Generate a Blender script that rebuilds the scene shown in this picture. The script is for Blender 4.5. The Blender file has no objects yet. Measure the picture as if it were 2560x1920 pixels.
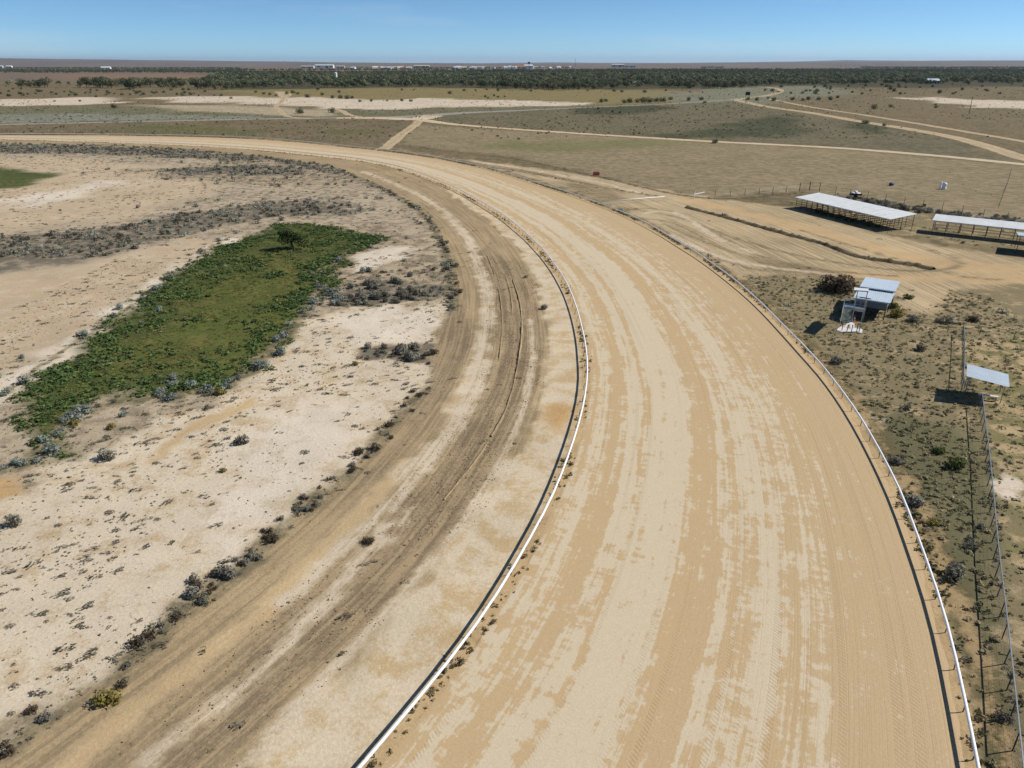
import bpy, bmesh, math, random
import numpy as np
from mathutils import Vector, Matrix

# ------------------------------------------------------------------ camera
H = 28.0                                   # drone height in modelling units
UNIT = 1.25                                # metres per modelling unit; everything is scaled by it at the end
FPX, PW, PH = 1775.0, 2560.0, 1920.0       # focal length and size of the photograph in its pixels
HORIZON = 157.0
PITCH = math.atan((PH/2 - HORIZON)/FPX)
scene = bpy.context.scene
cam_d = bpy.data.cameras.new('camera'); cam = bpy.data.objects.new('camera', cam_d)
scene.collection.objects.link(cam)
cam.location = (0, 0, H*UNIT); cam.rotation_euler = (math.pi/2 - PITCH, 0, 0)
cam_d.sensor_fit = 'HORIZONTAL'; cam_d.sensor_width = 36.0
cam_d.lens = FPX/PW*36.0; cam_d.clip_start = 0.5; cam_d.clip_end = 120000
scene.camera = cam

# ------------------------------------------------------------------ sky and sun
SUN = Vector((1.0, 0.17, 0.90)).normalized()
ELEV = math.asin(SUN.z); AZ = math.atan2(SUN.x, SUN.y)
world = bpy.data.worlds.new('World'); scene.world = world; world.use_nodes = True
wn, wl = world.node_tree.nodes, world.node_tree.links
wn.clear()
sky = wn.new('ShaderNodeTexSky'); sky.sky_type = 'NISHITA'; sky.sun_disc = False
sky.sun_elevation = ELEV; sky.sun_rotation = AZ
sky.altitude = 1000; sky.air_density = 0.52; sky.dust_density = 0.0; sky.ozone_density = 4.0
bg = wn.new('ShaderNodeBackground'); bg.inputs[1].default_value = 0.092
wo = wn.new('ShaderNodeOutputWorld')
# thin cirrus, the same all round
tc = wn.new('ShaderNodeTexCoord')
mp = wn.new('ShaderNodeMapping'); mp.inputs['Scale'].default_value = (1.6, 1.6, 13.0)
mp.inputs['Location'].default_value = (0.35, 0.2, 0.12)
cn = wn.new('ShaderNodeTexNoise'); cn.inputs['Scale'].default_value = 1.7
cn.inputs['Detail'].default_value = 7; cn.inputs['Roughness'].default_value = 0.55
cr = wn.new('ShaderNodeMapRange'); cr.inputs[1].default_value = 0.58; cr.inputs[2].default_value = 0.82
cr.inputs[3].default_value = 0.0; cr.inputs[4].default_value = 0.30
cm = wn.new('ShaderNodeMixRGB'); cm.inputs[2].default_value = (7.2, 7.4, 7.8, 1)
wl.new(tc.outputs['Generated'], mp.inputs[0]); wl.new(mp.outputs[0], cn.inputs['Vector'])
wl.new(cn.outputs[0], cr.inputs[0]); wl.new(cr.outputs[0], cm.inputs[0])
gr_ = wn.new('ShaderNodeMixRGB'); gr_.blend_type = 'MULTIPLY'; gr_.inputs[0].default_value = 1.0   # white balance of the sky
gr_.inputs[2].default_value = (0.85, 1.08, 1.10, 1)
wl.new(sky.outputs[0], gr_.inputs[1]); wl.new(gr_.outputs[0], cm.inputs[1]); wl.new(cm.outputs[0], bg.inputs[0]); wl.new(bg.outputs[0], wo.inputs[0])

sun_d = bpy.data.lights.new('sun', 'SUN'); sun = bpy.data.objects.new('sun', sun_d)
scene.collection.objects.link(sun)
sun_d.energy = 4.7; sun_d.angle = math.radians(0.53); sun_d.color = (1.0, 0.955, 0.89)
sun.location = (120, 20, 140)
sun.rotation_euler = (-SUN).to_track_quat('-Z', 'Y').to_euler()

vs = scene.view_settings
vs.view_transform = 'Standard'; vs.look = 'None'; vs.exposure = 0.16; vs.gamma = 1.0
vs.use_curve_mapping = False
scene.render.engine = 'CYCLES'

# ------------------------------------------------------------------ helpers
COL = scene.collection
rng = np.random.default_rng(7)
random.seed(7)
SP, CP = math.sin(PITCH), math.cos(PITCH)

def G(px, py, z=0.0):
    """photo pixel -> point on the level plane z"""
    x = (px - PW/2)/FPX; y = (py - PH/2)/FPX
    t = (H - z)/(SP + y*CP)
    return np.array([x*t, (CP - y*SP)*t])

def GA(pts, z=0.0):
    return np.array([G(a, b, z) for a, b in pts])

def lin(c):
    c = np.asarray(c, float)/255.0
    return np.where(c <= 0.04045, c/12.92, ((c + 0.055)/1.055)**2.4)

def smooth(e0, e1, x):
    t = np.clip((x - e0)/(e1 - e0), 0, 1); return t*t*(3 - 2*t)

def _hash(ix, iy, seed):
    h = (ix.astype(np.int64)*374761393 + iy.astype(np.int64)*668265263 + seed*974711) & 0x7fffffff
    h = ((h ^ (h >> 13))*1274126177) & 0x7fffffff
    h = (h ^ (h >> 16)) & 0xffff
    return h/65535.0

def vnoise(x, y, seed=0):
    ix = np.floor(x); iy = np.floor(y); fx = x - ix; fy = y - iy
    fx = fx*fx*(3 - 2*fx); fy = fy*fy*(3 - 2*fy)
    ix = ix.astype(np.int64); iy = iy.astype(np.int64)
    a = _hash(ix, iy, seed); b = _hash(ix + 1, iy, seed); c = _hash(ix, iy + 1, seed); d = _hash(ix + 1, iy + 1, seed)
    return (a*(1 - fx) + b*fx)*(1 - fy) + (c*(1 - fx) + d*fx)*fy

def fbm(x, y, seed=0, octv=3):
    s = 0; a = 0.5; n = 0
    for k in range(octv):
        s = s + a*vnoise(x*2**k, y*2**k, seed + k*17); n += a; a *= 0.5
    return s/n

def resample(P, step):
    P = np.asarray(P, float)
    # catmull-rom through the points, then even steps
    Q = []
    n = len(P)
    for i in range(n - 1):
        p0 = P[max(i - 1, 0)]; p1 = P[i]; p2 = P[i + 1]; p3 = P[min(i + 2, n - 1)]
        m = max(2, int(np.linalg.norm(p2 - p1)/step*2) + 2)
        for t in np.linspace(0, 1, m, endpoint=False):
            Q.append(0.5*((2*p1) + (-p0 + p2)*t + (2*p0 - 5*p1 + 4*p2 - p3)*t*t + (-p0 + 3*p1 - 3*p2 + p3)*t**3))
    Q.append(P[-1]); Q = np.array(Q)
    L = np.concatenate([[0], np.cumsum(np.linalg.norm(np.diff(Q, axis=0), axis=1))])
    k = max(2, int(L[-1]/step) + 1)
    S = np.linspace(0, L[-1], k)
    return np.stack([np.interp(S, L, Q[:, j]) for j in range(Q.shape[1])], 1)

def smooth_curve(Q, it):
    Q = Q.copy()
    for _ in range(it):
        Q[1:-1] = 0.25*Q[:-2] + 0.5*Q[1:-1] + 0.25*Q[2:]
    return Q

def extend(Q, before, after, turn_b=0.0, turn_a=0.0, step=1.0):
    def run(p, d, n, turn):
        out = []; a = math.atan2(d[1], d[0])
        for _ in range(int(n/step)):
            a += turn*step; p = p + step*np.array([math.cos(a), math.sin(a)]); out.append(p)
        return out
    b = run(Q[0], Q[0] - Q[4], before, turn_b); a = run(Q[-1], Q[-1] - Q[-5], after, turn_a)
    return np.array(b[::-1] + list(Q) + a)

def normals(Q):
    T = np.gradient(Q, axis=0); T /= np.linalg.norm(T, axis=1)[:, None] + 1e-9
    return T, np.stack([-T[:, 1], T[:, 0]], 1)

def poly_sd(P, poly):
    """signed distance, positive inside"""
    n = len(poly); d = np.full(len(P), 1e18); inside = np.zeros(len(P), bool)
    for i in range(n):
        a = poly[i]; b = poly[(i + 1) % n]
        e = b - a; w = P - a
        t = np.clip((w @ e)/(e @ e + 1e-12), 0, 1)
        q = w - t[:, None]*e
        d = np.minimum(d, (q*q).sum(1))
        c = ((a[1] <= P[:, 1]) != (b[1] <= P[:, 1]))
        with np.errstate(divide='ignore', invalid='ignore'):
            xi = a[0] + (P[:, 1] - a[1])/(b[1] - a[1] if b[1] != a[1] else 1e-9)*(b[0] - a[0])
        inside ^= c & (P[:, 0] < xi)
    d = np.sqrt(d)
    return np.where(inside, d, -d)

def line_dist(P, Q):
    """distance to a polyline, signed side (left positive) and arc length"""
    best = np.full(len(P), 1e18); side = np.ones(len(P)); arc = np.zeros(len(P)); s0 = 0.0
    for i in range(len(Q) - 1):
        a = Q[i]; e = Q[i + 1] - a; L2 = e @ e; L = math.sqrt(L2)
        w = P - a
        t = np.clip((w @ e)/L2, 0, 1)
        q = w - t[:, None]*e; d2 = (q*q).sum(1)
        m = d2 < best
        best = np.where(m, d2, best)
        side = np.where(m, np.sign(e[0]*w[:, 1] - e[1]*w[:, 0]), side)
        arc = np.where(m, s0 + t*L, arc)
        s0 += L
    return np.sqrt(best), side, arc

# ---- mesh / object helpers
def new_mesh(name, V, F, smooth_faces=False):
    me = bpy.data.meshes.new(name)
    V = np.asarray(V, np.float32)
    if isinstance(F, np.ndarray):
        k = F.shape[1]; n = F.shape[0]
        me.vertices.add(len(V)); me.vertices.foreach_set('co', V.ravel())
        me.loops.add(n*k); me.loops.foreach_set('vertex_index', F.astype(np.int32).ravel())
        me.polygons.add(n); me.polygons.foreach_set('loop_start', np.arange(0, n*k, k, dtype=np.int32))
        me.update(calc_edges=True)
    else:
        me.from_pydata([tuple(v) for v in V], [], F); me.update()
    if smooth_faces:
        me.polygons.foreach_set('use_smooth', np.ones(len(me.polygons), bool))
    return me

def add_attr(me, name, arr, kind):
    a = me.attributes.new(name, kind, 'POINT')
    arr = np.asarray(arr, np.float32)
    if kind == 'FLOAT_COLOR':
        if arr.shape[1] == 3: arr = np.concatenate([arr, np.ones((len(arr), 1), np.float32)], 1)
        a.data.foreach_set('color', arr.ravel())
    elif kind == 'FLOAT_VECTOR':
        a.data.foreach_set('vector', arr.ravel())
    else:
        a.data.foreach_set('value', arr.ravel())

def link(name, me, mat=None, parent=None, loc=None, rz=None):
    o = bpy.data.objects.new(name, me); COL.objects.link(o)
    if me is not None and mat is not None and len(me.materials) == 0: me.materials.append(mat)
    if parent is not None: o.parent = parent
    if loc is not None: o.location = loc
    if rz is not None: o.rotation_euler = (0, 0, rz)
    return o

def tag(o, label=None, cat=None, group=None, kind=None):
    if label: o['label'] = label
    if cat: o['category'] = cat
    if group: o['group'] = group
    if kind: o['kind'] = kind
    return o

def thing(name, loc, label, cat, group=None, rz=0.0):
    o = bpy.data.objects.new(name, None); COL.objects.link(o)
    o.empty_display_size = 0.3
    o.location = loc; o.rotation_euler = (0, 0, rz)
    return tag(o, label, cat, group)

class MB:
    def __init__(s): s.v = []; s.f = []
    def add(s, V, F):
        o = len(s.v); s.v += [tuple(map(float, p)) for p in V]; s.f += [tuple(i + o for i in f) for f in F]
        return s
    def box(s, c, size, rz=0.0, tilt=None):
        hx, hy, hz = size[0]/2, size[1]/2, size[2]/2
        V = [Vector((x*hx, y*hy, z*hz)) for z in (-1, 1) for y in (-1, 1) for x in (-1, 1)]
        M = Matrix.Rotation(rz, 3, 'Z')
        if tilt: M = M @ Matrix.Rotation(tilt[0], 3, tilt[1])
        V = [M @ v + Vector(c) for v in V]
        return s.add(V, [(0, 2, 3, 1), (4, 5, 7, 6), (0, 1, 5, 4), (2, 6, 7, 3), (0, 4, 6, 2), (1, 3, 7, 5)])
    def tube(s, pts, r, n=6, cap=True):
        pts = [Vector(p) for p in pts]; rr = r if hasattr(r, '__len__') else [r]*len(pts)
        rings = []
        for i, p in enumerate(pts):
            d = (pts[min(i + 1, len(pts) - 1)] - pts[max(i - 1, 0)]).normalized()
            u = d.cross(Vector((0, 0, 1))) if abs(d.z) < 0.95 else d.cross(Vector((1, 0, 0)))
            u.normalize(); w = u.cross(d)
            rings.append([p + rr[i]*(math.cos(2*math.pi*k/n)*u + math.sin(2*math.pi*k/n)*w) for k in range(n)])
        V = [v for R in rings for v in R]; F = []
        for i in range(len(pts) - 1):
            for k in range(n):
                a = i*n + k; b = i*n + (k + 1) % n
                F.append((a, b, b + n, a + n))
        if cap:
            F.append(tuple(range(n))[::-1]); F.append(tuple(range((len(pts) - 1)*n, len(pts)*n)))
        return s.add(V, F)
    def quad(s, a, b, c, d): return s.add([a, b, c, d], [(0, 1, 2, 3)])
    def build(s, name, mat, parent=None, smooth_faces=False):
        me = new_mesh(name, s.v, s.f, smooth_faces)
        return link(name, me, mat, parent)
    def mesh(s, name, smooth_faces=False): return new_mesh(name, s.v, s.f, smooth_faces)

# ---- node materials
K = 0.78     # photograph brightness -> surface colour
def base_mat(name, rough=0.8, spec=0.25, metal=0.0):
    m = bpy.data.materials.new(name); m.use_nodes = True
    nt = m.node_tree; b = nt.nodes['Principled BSDF']
    b.inputs['Roughness'].default_value = rough; b.inputs['Metallic'].default_value = metal
    b.inputs['Specular IOR Level'].default_value = spec
    return m, nt, b

def N(nt, typ, **kw):
    n = nt.nodes.new(typ)
    for k, v in kw.items(): setattr(n, k, v)
    return n

def math_node(nt, op, a, b=None, clamp=False):
    n = nt.nodes.new('ShaderNodeMath'); n.operation = op; n.use_clamp = clamp
    for i, v in enumerate((a, b)):
        if v is None: continue
        if isinstance(v, (int, float)): n.inputs[i].default_value = v
        else: nt.links.new(v, n.inputs[i])
    return n.outputs[0]

def noise_node(nt, vec, scale, detail=4, rough=0.55, dist=0.0):
    n = nt.nodes.new('ShaderNodeTexNoise'); n.inputs['Scale'].default_value = scale
    n.inputs['Detail'].default_value = detail; n.inputs['Roughness'].default_value = rough
    n.inputs['Distortion'].default_value = dist
    if vec is not None: nt.links.new(vec, n.inputs['Vector'])
    return n.outputs[0]

def map_range(nt, v, a, b, c=0.0, d=1.0, sm=False):
    n = nt.nodes.new('ShaderNodeMapRange'); n.interpolation_type = 'SMOOTHSTEP' if sm else 'LINEAR'
    nt.links.new(v, n.inputs[0])
    for i, x in enumerate((a, b, c, d)): n.inputs[i + 1].default_value = x
    return n.outputs[0]

def scale_vec(nt, vec, s, off=(0, 0, 0)):
    n = nt.nodes.new('ShaderNodeMapping'); n.inputs['Scale'].default_value = s; n.inputs['Location'].default_value = off
    nt.links.new(vec, n.inputs[0]); return n.outputs[0]

def mix_col(nt, f, a, b, mode='MIX'):
    n = nt.nodes.new('ShaderNodeMixRGB'); n.blend_type = mode
    for i, v in enumerate((f, a, b)):
        if isinstance(v, (int, float)): n.inputs[i].default_value = v
        elif isinstance(v, (tuple, list, np.ndarray)): n.inputs[i].default_value = (*v[:3], 1)
        else: nt.links.new(v, n.inputs[i])
    return n.outputs[0]

def plain(name, rgb, rough=0.6, spec=0.3, metal=0.0, wear=0.12, scale=3.0, k=K):
    """single colour with mottling and wear"""
    m, nt, b = base_mat(name, rough, spec, metal)
    tcn = N(nt, 'ShaderNodeTexCoord')
    nz = noise_node(nt, tcn.outputs['Object'], scale, 6, 0.65)
    f = map_range(nt, nz, 0.3, 0.7, 1 - wear, 1 + wear*0.6)
    c = mix_col(nt, 1.0, tuple(lin(rgb)*k), f, 'MULTIPLY')
    nt.links.new(c, b.inputs['Base Color'])
    bp = N(nt, 'ShaderNodeBump'); bp.inputs['Strength'].default_value = 0.15; bp.inputs['Distance'].default_value = 0.02
    nt.links.new(nz, bp.inputs['Height']); nt.links.new(bp.outputs[0], b.inputs['Normal'])
    return m

# earth: two colours per point and how much of the second shows, broken up by noise
def earth_material():
    m, nt, b = base_mat('earth', 0.95, 0.08)
    geo = N(nt, 'ShaderNodeTexCoord')
    A = N(nt, 'ShaderNodeAttribute', attribute_name='earth_a').outputs['Color']
    B = N(nt, 'ShaderNodeAttribute', attribute_name='earth_b').outputs['Color']
    par = N(nt, 'ShaderNodeAttribute', attribute_name='earth_par').outputs['Vector']
    trk = N(nt, 'ShaderNodeAttribute', attribute_name='trk').outputs['Vector']
    sep = N(nt, 'ShaderNodeSeparateXYZ'); nt.links.new(par, sep.inputs[0])
    P = geo.outputs['Object']
    n1 = noise_node(nt, P, 0.42, 9, 0.66, 0.3)
    n2 = noise_node(nt, scale_vec(nt, trk, (2.4, 0.05, 1)), 1.0, 8, 0.70, 0.15)
    mx = N(nt, 'ShaderNodeMix'); nt.links.new(sep.outputs[1], mx.inputs[0])
    nt.links.new(n1, mx.inputs[2]); nt.links.new(n2, mx.inputs[3])
    thr = map_range(nt, sep.outputs[0], 0, 1, 0.74, 0.26)
    big = noise_node(nt, P, 0.045, 4, 0.55)
    v = math_node(nt, 'ADD', mx.outputs[0], math_node(nt, 'MULTIPLY', math_node(nt, 'SUBTRACT', big, 0.5), 0.22))
    fz = noise_node(nt, P, 3.0, 6, 0.8)
    v = math_node(nt, 'ADD', v, math_node(nt, 'MULTIPLY', math_node(nt, 'SUBTRACT', fz, 0.5), 0.42))
    f = map_range(nt, math_node(nt, 'SUBTRACT', v, thr), -0.085, 0.085, 0, 1, True)
    c = mix_col(nt, f, A, B)
    # grain, and blotches many metres wide
    g = noise_node(nt, P, 5.0, 6, 0.75)
    c = mix_col(nt, 1.0, c, map_range(nt, g, 0.25, 0.75, 0.80, 1.18), 'MULTIPLY')
    g2 = noise_node(nt, P, 0.11, 5, 0.6)
    c = mix_col(nt, 1.0, c, map_range(nt, g2, 0.3, 0.7, 0.90, 1.09), 'MULTIPLY')
    # dark specks: pebbles, clods, dead twigs (third parameter)
    sp = noise_node(nt, P, 2.6, 5, 0.8)
    sf = math_node(nt, 'MULTIPLY', map_range(nt, sp, 0.60, 0.68, 0, 1, True), sep.outputs[2])
    c = mix_col(nt, sf, c, tuple(lin((78, 70, 56))*K))
    nt.links.new(c, b.inputs['Base Color'])
    bp = N(nt, 'ShaderNodeBump'); bp.inputs['Strength'].default_value = 0.55; bp.inputs['Distance'].default_value = 0.09
    hh = math_node(nt, 'ADD', g, math_node(nt, 'MULTIPLY', v, 0.7))
    nt.links.new(hh, bp.inputs['Height']); nt.links.new(bp.outputs[0], b.inputs['Normal'])
    return m
EARTH = earth_material()

# ------------------------------------------------------------------ the two rails give the track
INNER_H, INNER_O = 0.80, 0.22
OUTER_H, OUTER_O = 0.66, 0.06
inner_px = [(904,1912),(954,1866),(1056,1749),(1121,1666),(1186,1584),(1240,1499),(1286,1430),(1321,1367),(1353,1300),
  (1393,1217),(1420,1148),(1444,1076),(1458,1022),(1468,968),(1472,917),(1469,870),(1458,819),(1444,769),(1427,725),(1416,700),
  (1396,669),(1360,626),(1323,588),(1269,544),(1215,510),(1161,479),(1106,454),(1034,427),(962,407),(889,395),(817,387),(745,380),
  (672,372.5),(600,366.5),(463,358.8),(347,354),(231,350),(116,346.5),(0,343.7)]
outer_px = [(2447,1920),(2437,1860),(2421,1765),(2399,1660),(2374,1560),(2340,1446),(2293,1327),(2243,1213),(2204,1130),(2177,1080),
  (2124,1000),(2047,900),(2007,860),(1963,816),(1920,769),(1841,700),(1805,674),(1765,645),(1692,601),(1617,556),(1539,522),(1501,507),
  (1400,472),(1341,455),(1276,434),(1215,417),(1160,405),(1088,391),(1016,380),(925,369),(837,361),(740,351),(640,343.5),(578,340.5),(463,337.5),(347,335.5),(231,334.3),(0,333.6)]
def rail_curve(px, h, it, bef, aft, tb, ta):
    Q = resample(GA(px, h), 1.0)
    Q = smooth_curve(Q, it)
    return extend(Q, bef, aft, tb, ta)
INNER = rail_curve(inner_px, INNER_H, 60, 40, 130, -0.006, 0.004)
OUTER = rail_curve(outer_px, OUTER_H, 60, 40, 130, -0.010, 0.004)
Ti, Ni = normals(INNER)      # Ni points to the infield (left of travel)
To, No = normals(OUTER)

# shrub line: the rim of the infield
rim_px = [(-40,1930),(99,1841),(222,1742),(346,1658),(470,1545),(534,1490),(642,1416),(707,1347),(791,1268),(860,1200),(930,1148),(985,1062),
  (1053,1000),(1107,931),(1140,855),(1147,772),(1135,682),(1114,609),(1070,544),(1034,512),(980,479),(907,447),(817,414),(745,403),(636,389),
  (434,371),(231,362),(0,358.6),(-200,356)]
RIM = smooth_curve(resample(GA(rim_px), 1.0), 4)

# ------------------------------------------------------------------ what the ground is made of
TYPES = {}   # A, B, cover, aniso, specks, saltbush, mats, grass, dry   (plants per square metre)
def T(name, a, b, cover, aniso=0, sp=0.2, sb=0, mat=0, gr=0, dry=0):
    TYPES[name] = np.concatenate([lin(a)*K, lin(b)*K, [cover, aniso, sp, sb, mat, gr, dry]])
T('flat', (142,124,94), (112,103,74), .5, 0, .2, 0, 0, 0, .011)
T('far', (132,118,100), (112,100,86), .45)
T('red', (148,119,95), (130,108,88), .45)
T('wood', (96,90,66), (72,72,50), .5)
T('olive', (150,134,92), (128,118,76), .45, 0, .2, 0, 0, 0, .004)
T('greygreen', (148,145,122), (120,118,92), .5, 0, .2, 0, 0, 0, .012)
T('bank', (228,212,188), (194,174,144), .45, 0, .3, .0, .002, 0, .010)
T('banklow', (198,182,152), (160,145,115), .5)
T('fieldA', (140,132,104), (108,108,78), .55, 0, .2, 0, 0, 0, .05)
T('bluegrey', (154,152,136), (122,122,102), .5, 0, .2, 0, 0, 0, .05)
T('fieldB', (140,123,96), (106,98,70), .5, 0, .4, 0, 0, 0, .09)
T('green', (122,115,78), (102,102,64), .5, 0, .2, 0, 0, 0, .08)
T('paddock', (162,144,114), (136,124,92), .48, 0, .2, 0, 0, 0, .012)
T('paddgreen', (142,133,94), (122,120,78), .5)
T('fieldC', (134,122,96), (102,97,72), .5, 0, .35, 0, 0, 0, .06)
T('darkscrub', (100,98,72), (74,77,52), .55, 0, .2, 0, 0, 0, .22)
T('thin', (196,178,150), (160,145,120), .48, 0, .7, .03, 1.3, 0, .10)
T('tan', (202,179,146), (210,192,164), .38, 0, .9, .004, .9, 0, .04)
T('white', (226,209,182), (206,182,146), .38, 0, .9, .003, 1.0, 0, .04)
T('purewhite', (232,217,194), (218,200,172), .38, 0, .7, .0, .4, 0, .01)
T('grey', (168,154,130), (122,113,97), .6, 0, .8, .85, .9, 0, .10)
T('midscrub', (192,172,142), (140,127,104), .5, 0, .7, .12, .9, 0, .25)
T('meadow', (116,112,62), (94,102,52), .55, 0, .3, 0, 0, 5, 0)
T('meadowrim', (104,106,62), (80,90,48), .55, 0, .6, .015, .2, 6.5, .1)
T('rimbush', (160,144,114), (116,107,84), .6, .2, .9, 1.3, 2.6, 0, .8)
T('saltrim', (176,156,122), (118,112,84), .55, 0, .6, 1.0, .8, .6, .2)
T('bank_in', (190,166,128), (160,140,108), .5, .9, .55, .004, .05, .0, .02)
T('gravel', (180,157,122), (142,124,98), .5, .8, 1.0, 0, .10, .03, .01)
T('pale', (224,206,176), (208,181,138), .45, .15, .12, 0, .01, 0, .0)
T('path', (207,179,136), (217,195,156), .3, .7, .08)
T('palebreak', (222,204,176), (186,162,124), .42, .6, .4, 0, .03, .02, 0)
T('orange', (206,170,120), (198,158,108), .4, .2, .2)
T('yard', (208,185,147), (168,148,113), .48, .9, .25, 0, .02, 0, .01)
T('yarddark', (168,148,114), (134,120,90), .5, .5, .5, 0, .1, .02, .05)
T('yardroad', (208,178,134), (198,168,124), .4, .6, .1)
T('rscrub', (188,166,129), (142,129,97), .68, 0, .7, .02, .18, .10, 3.0)
T('rdense', (150,136,103), (114,110,80), .85, 0, .9, .06, .3, .5, 6.0)
T('rgreen', (192,168,128), (134,126,86), .55, 0, .6, .02, .2, 1.2, 2.2)
T('railweed', (178,152,112), (110,100,70), .5, .2, .9, .05, .5, .25, .4)
T('railsand', (206,178,134), (190,162,120), .45, .3, .5, 0, .15, .0, .1)
T('windrow', (134,116,88), (98,88,68), .55, .3, 1.0, .03, 1.2, .1, 2.0)

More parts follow.
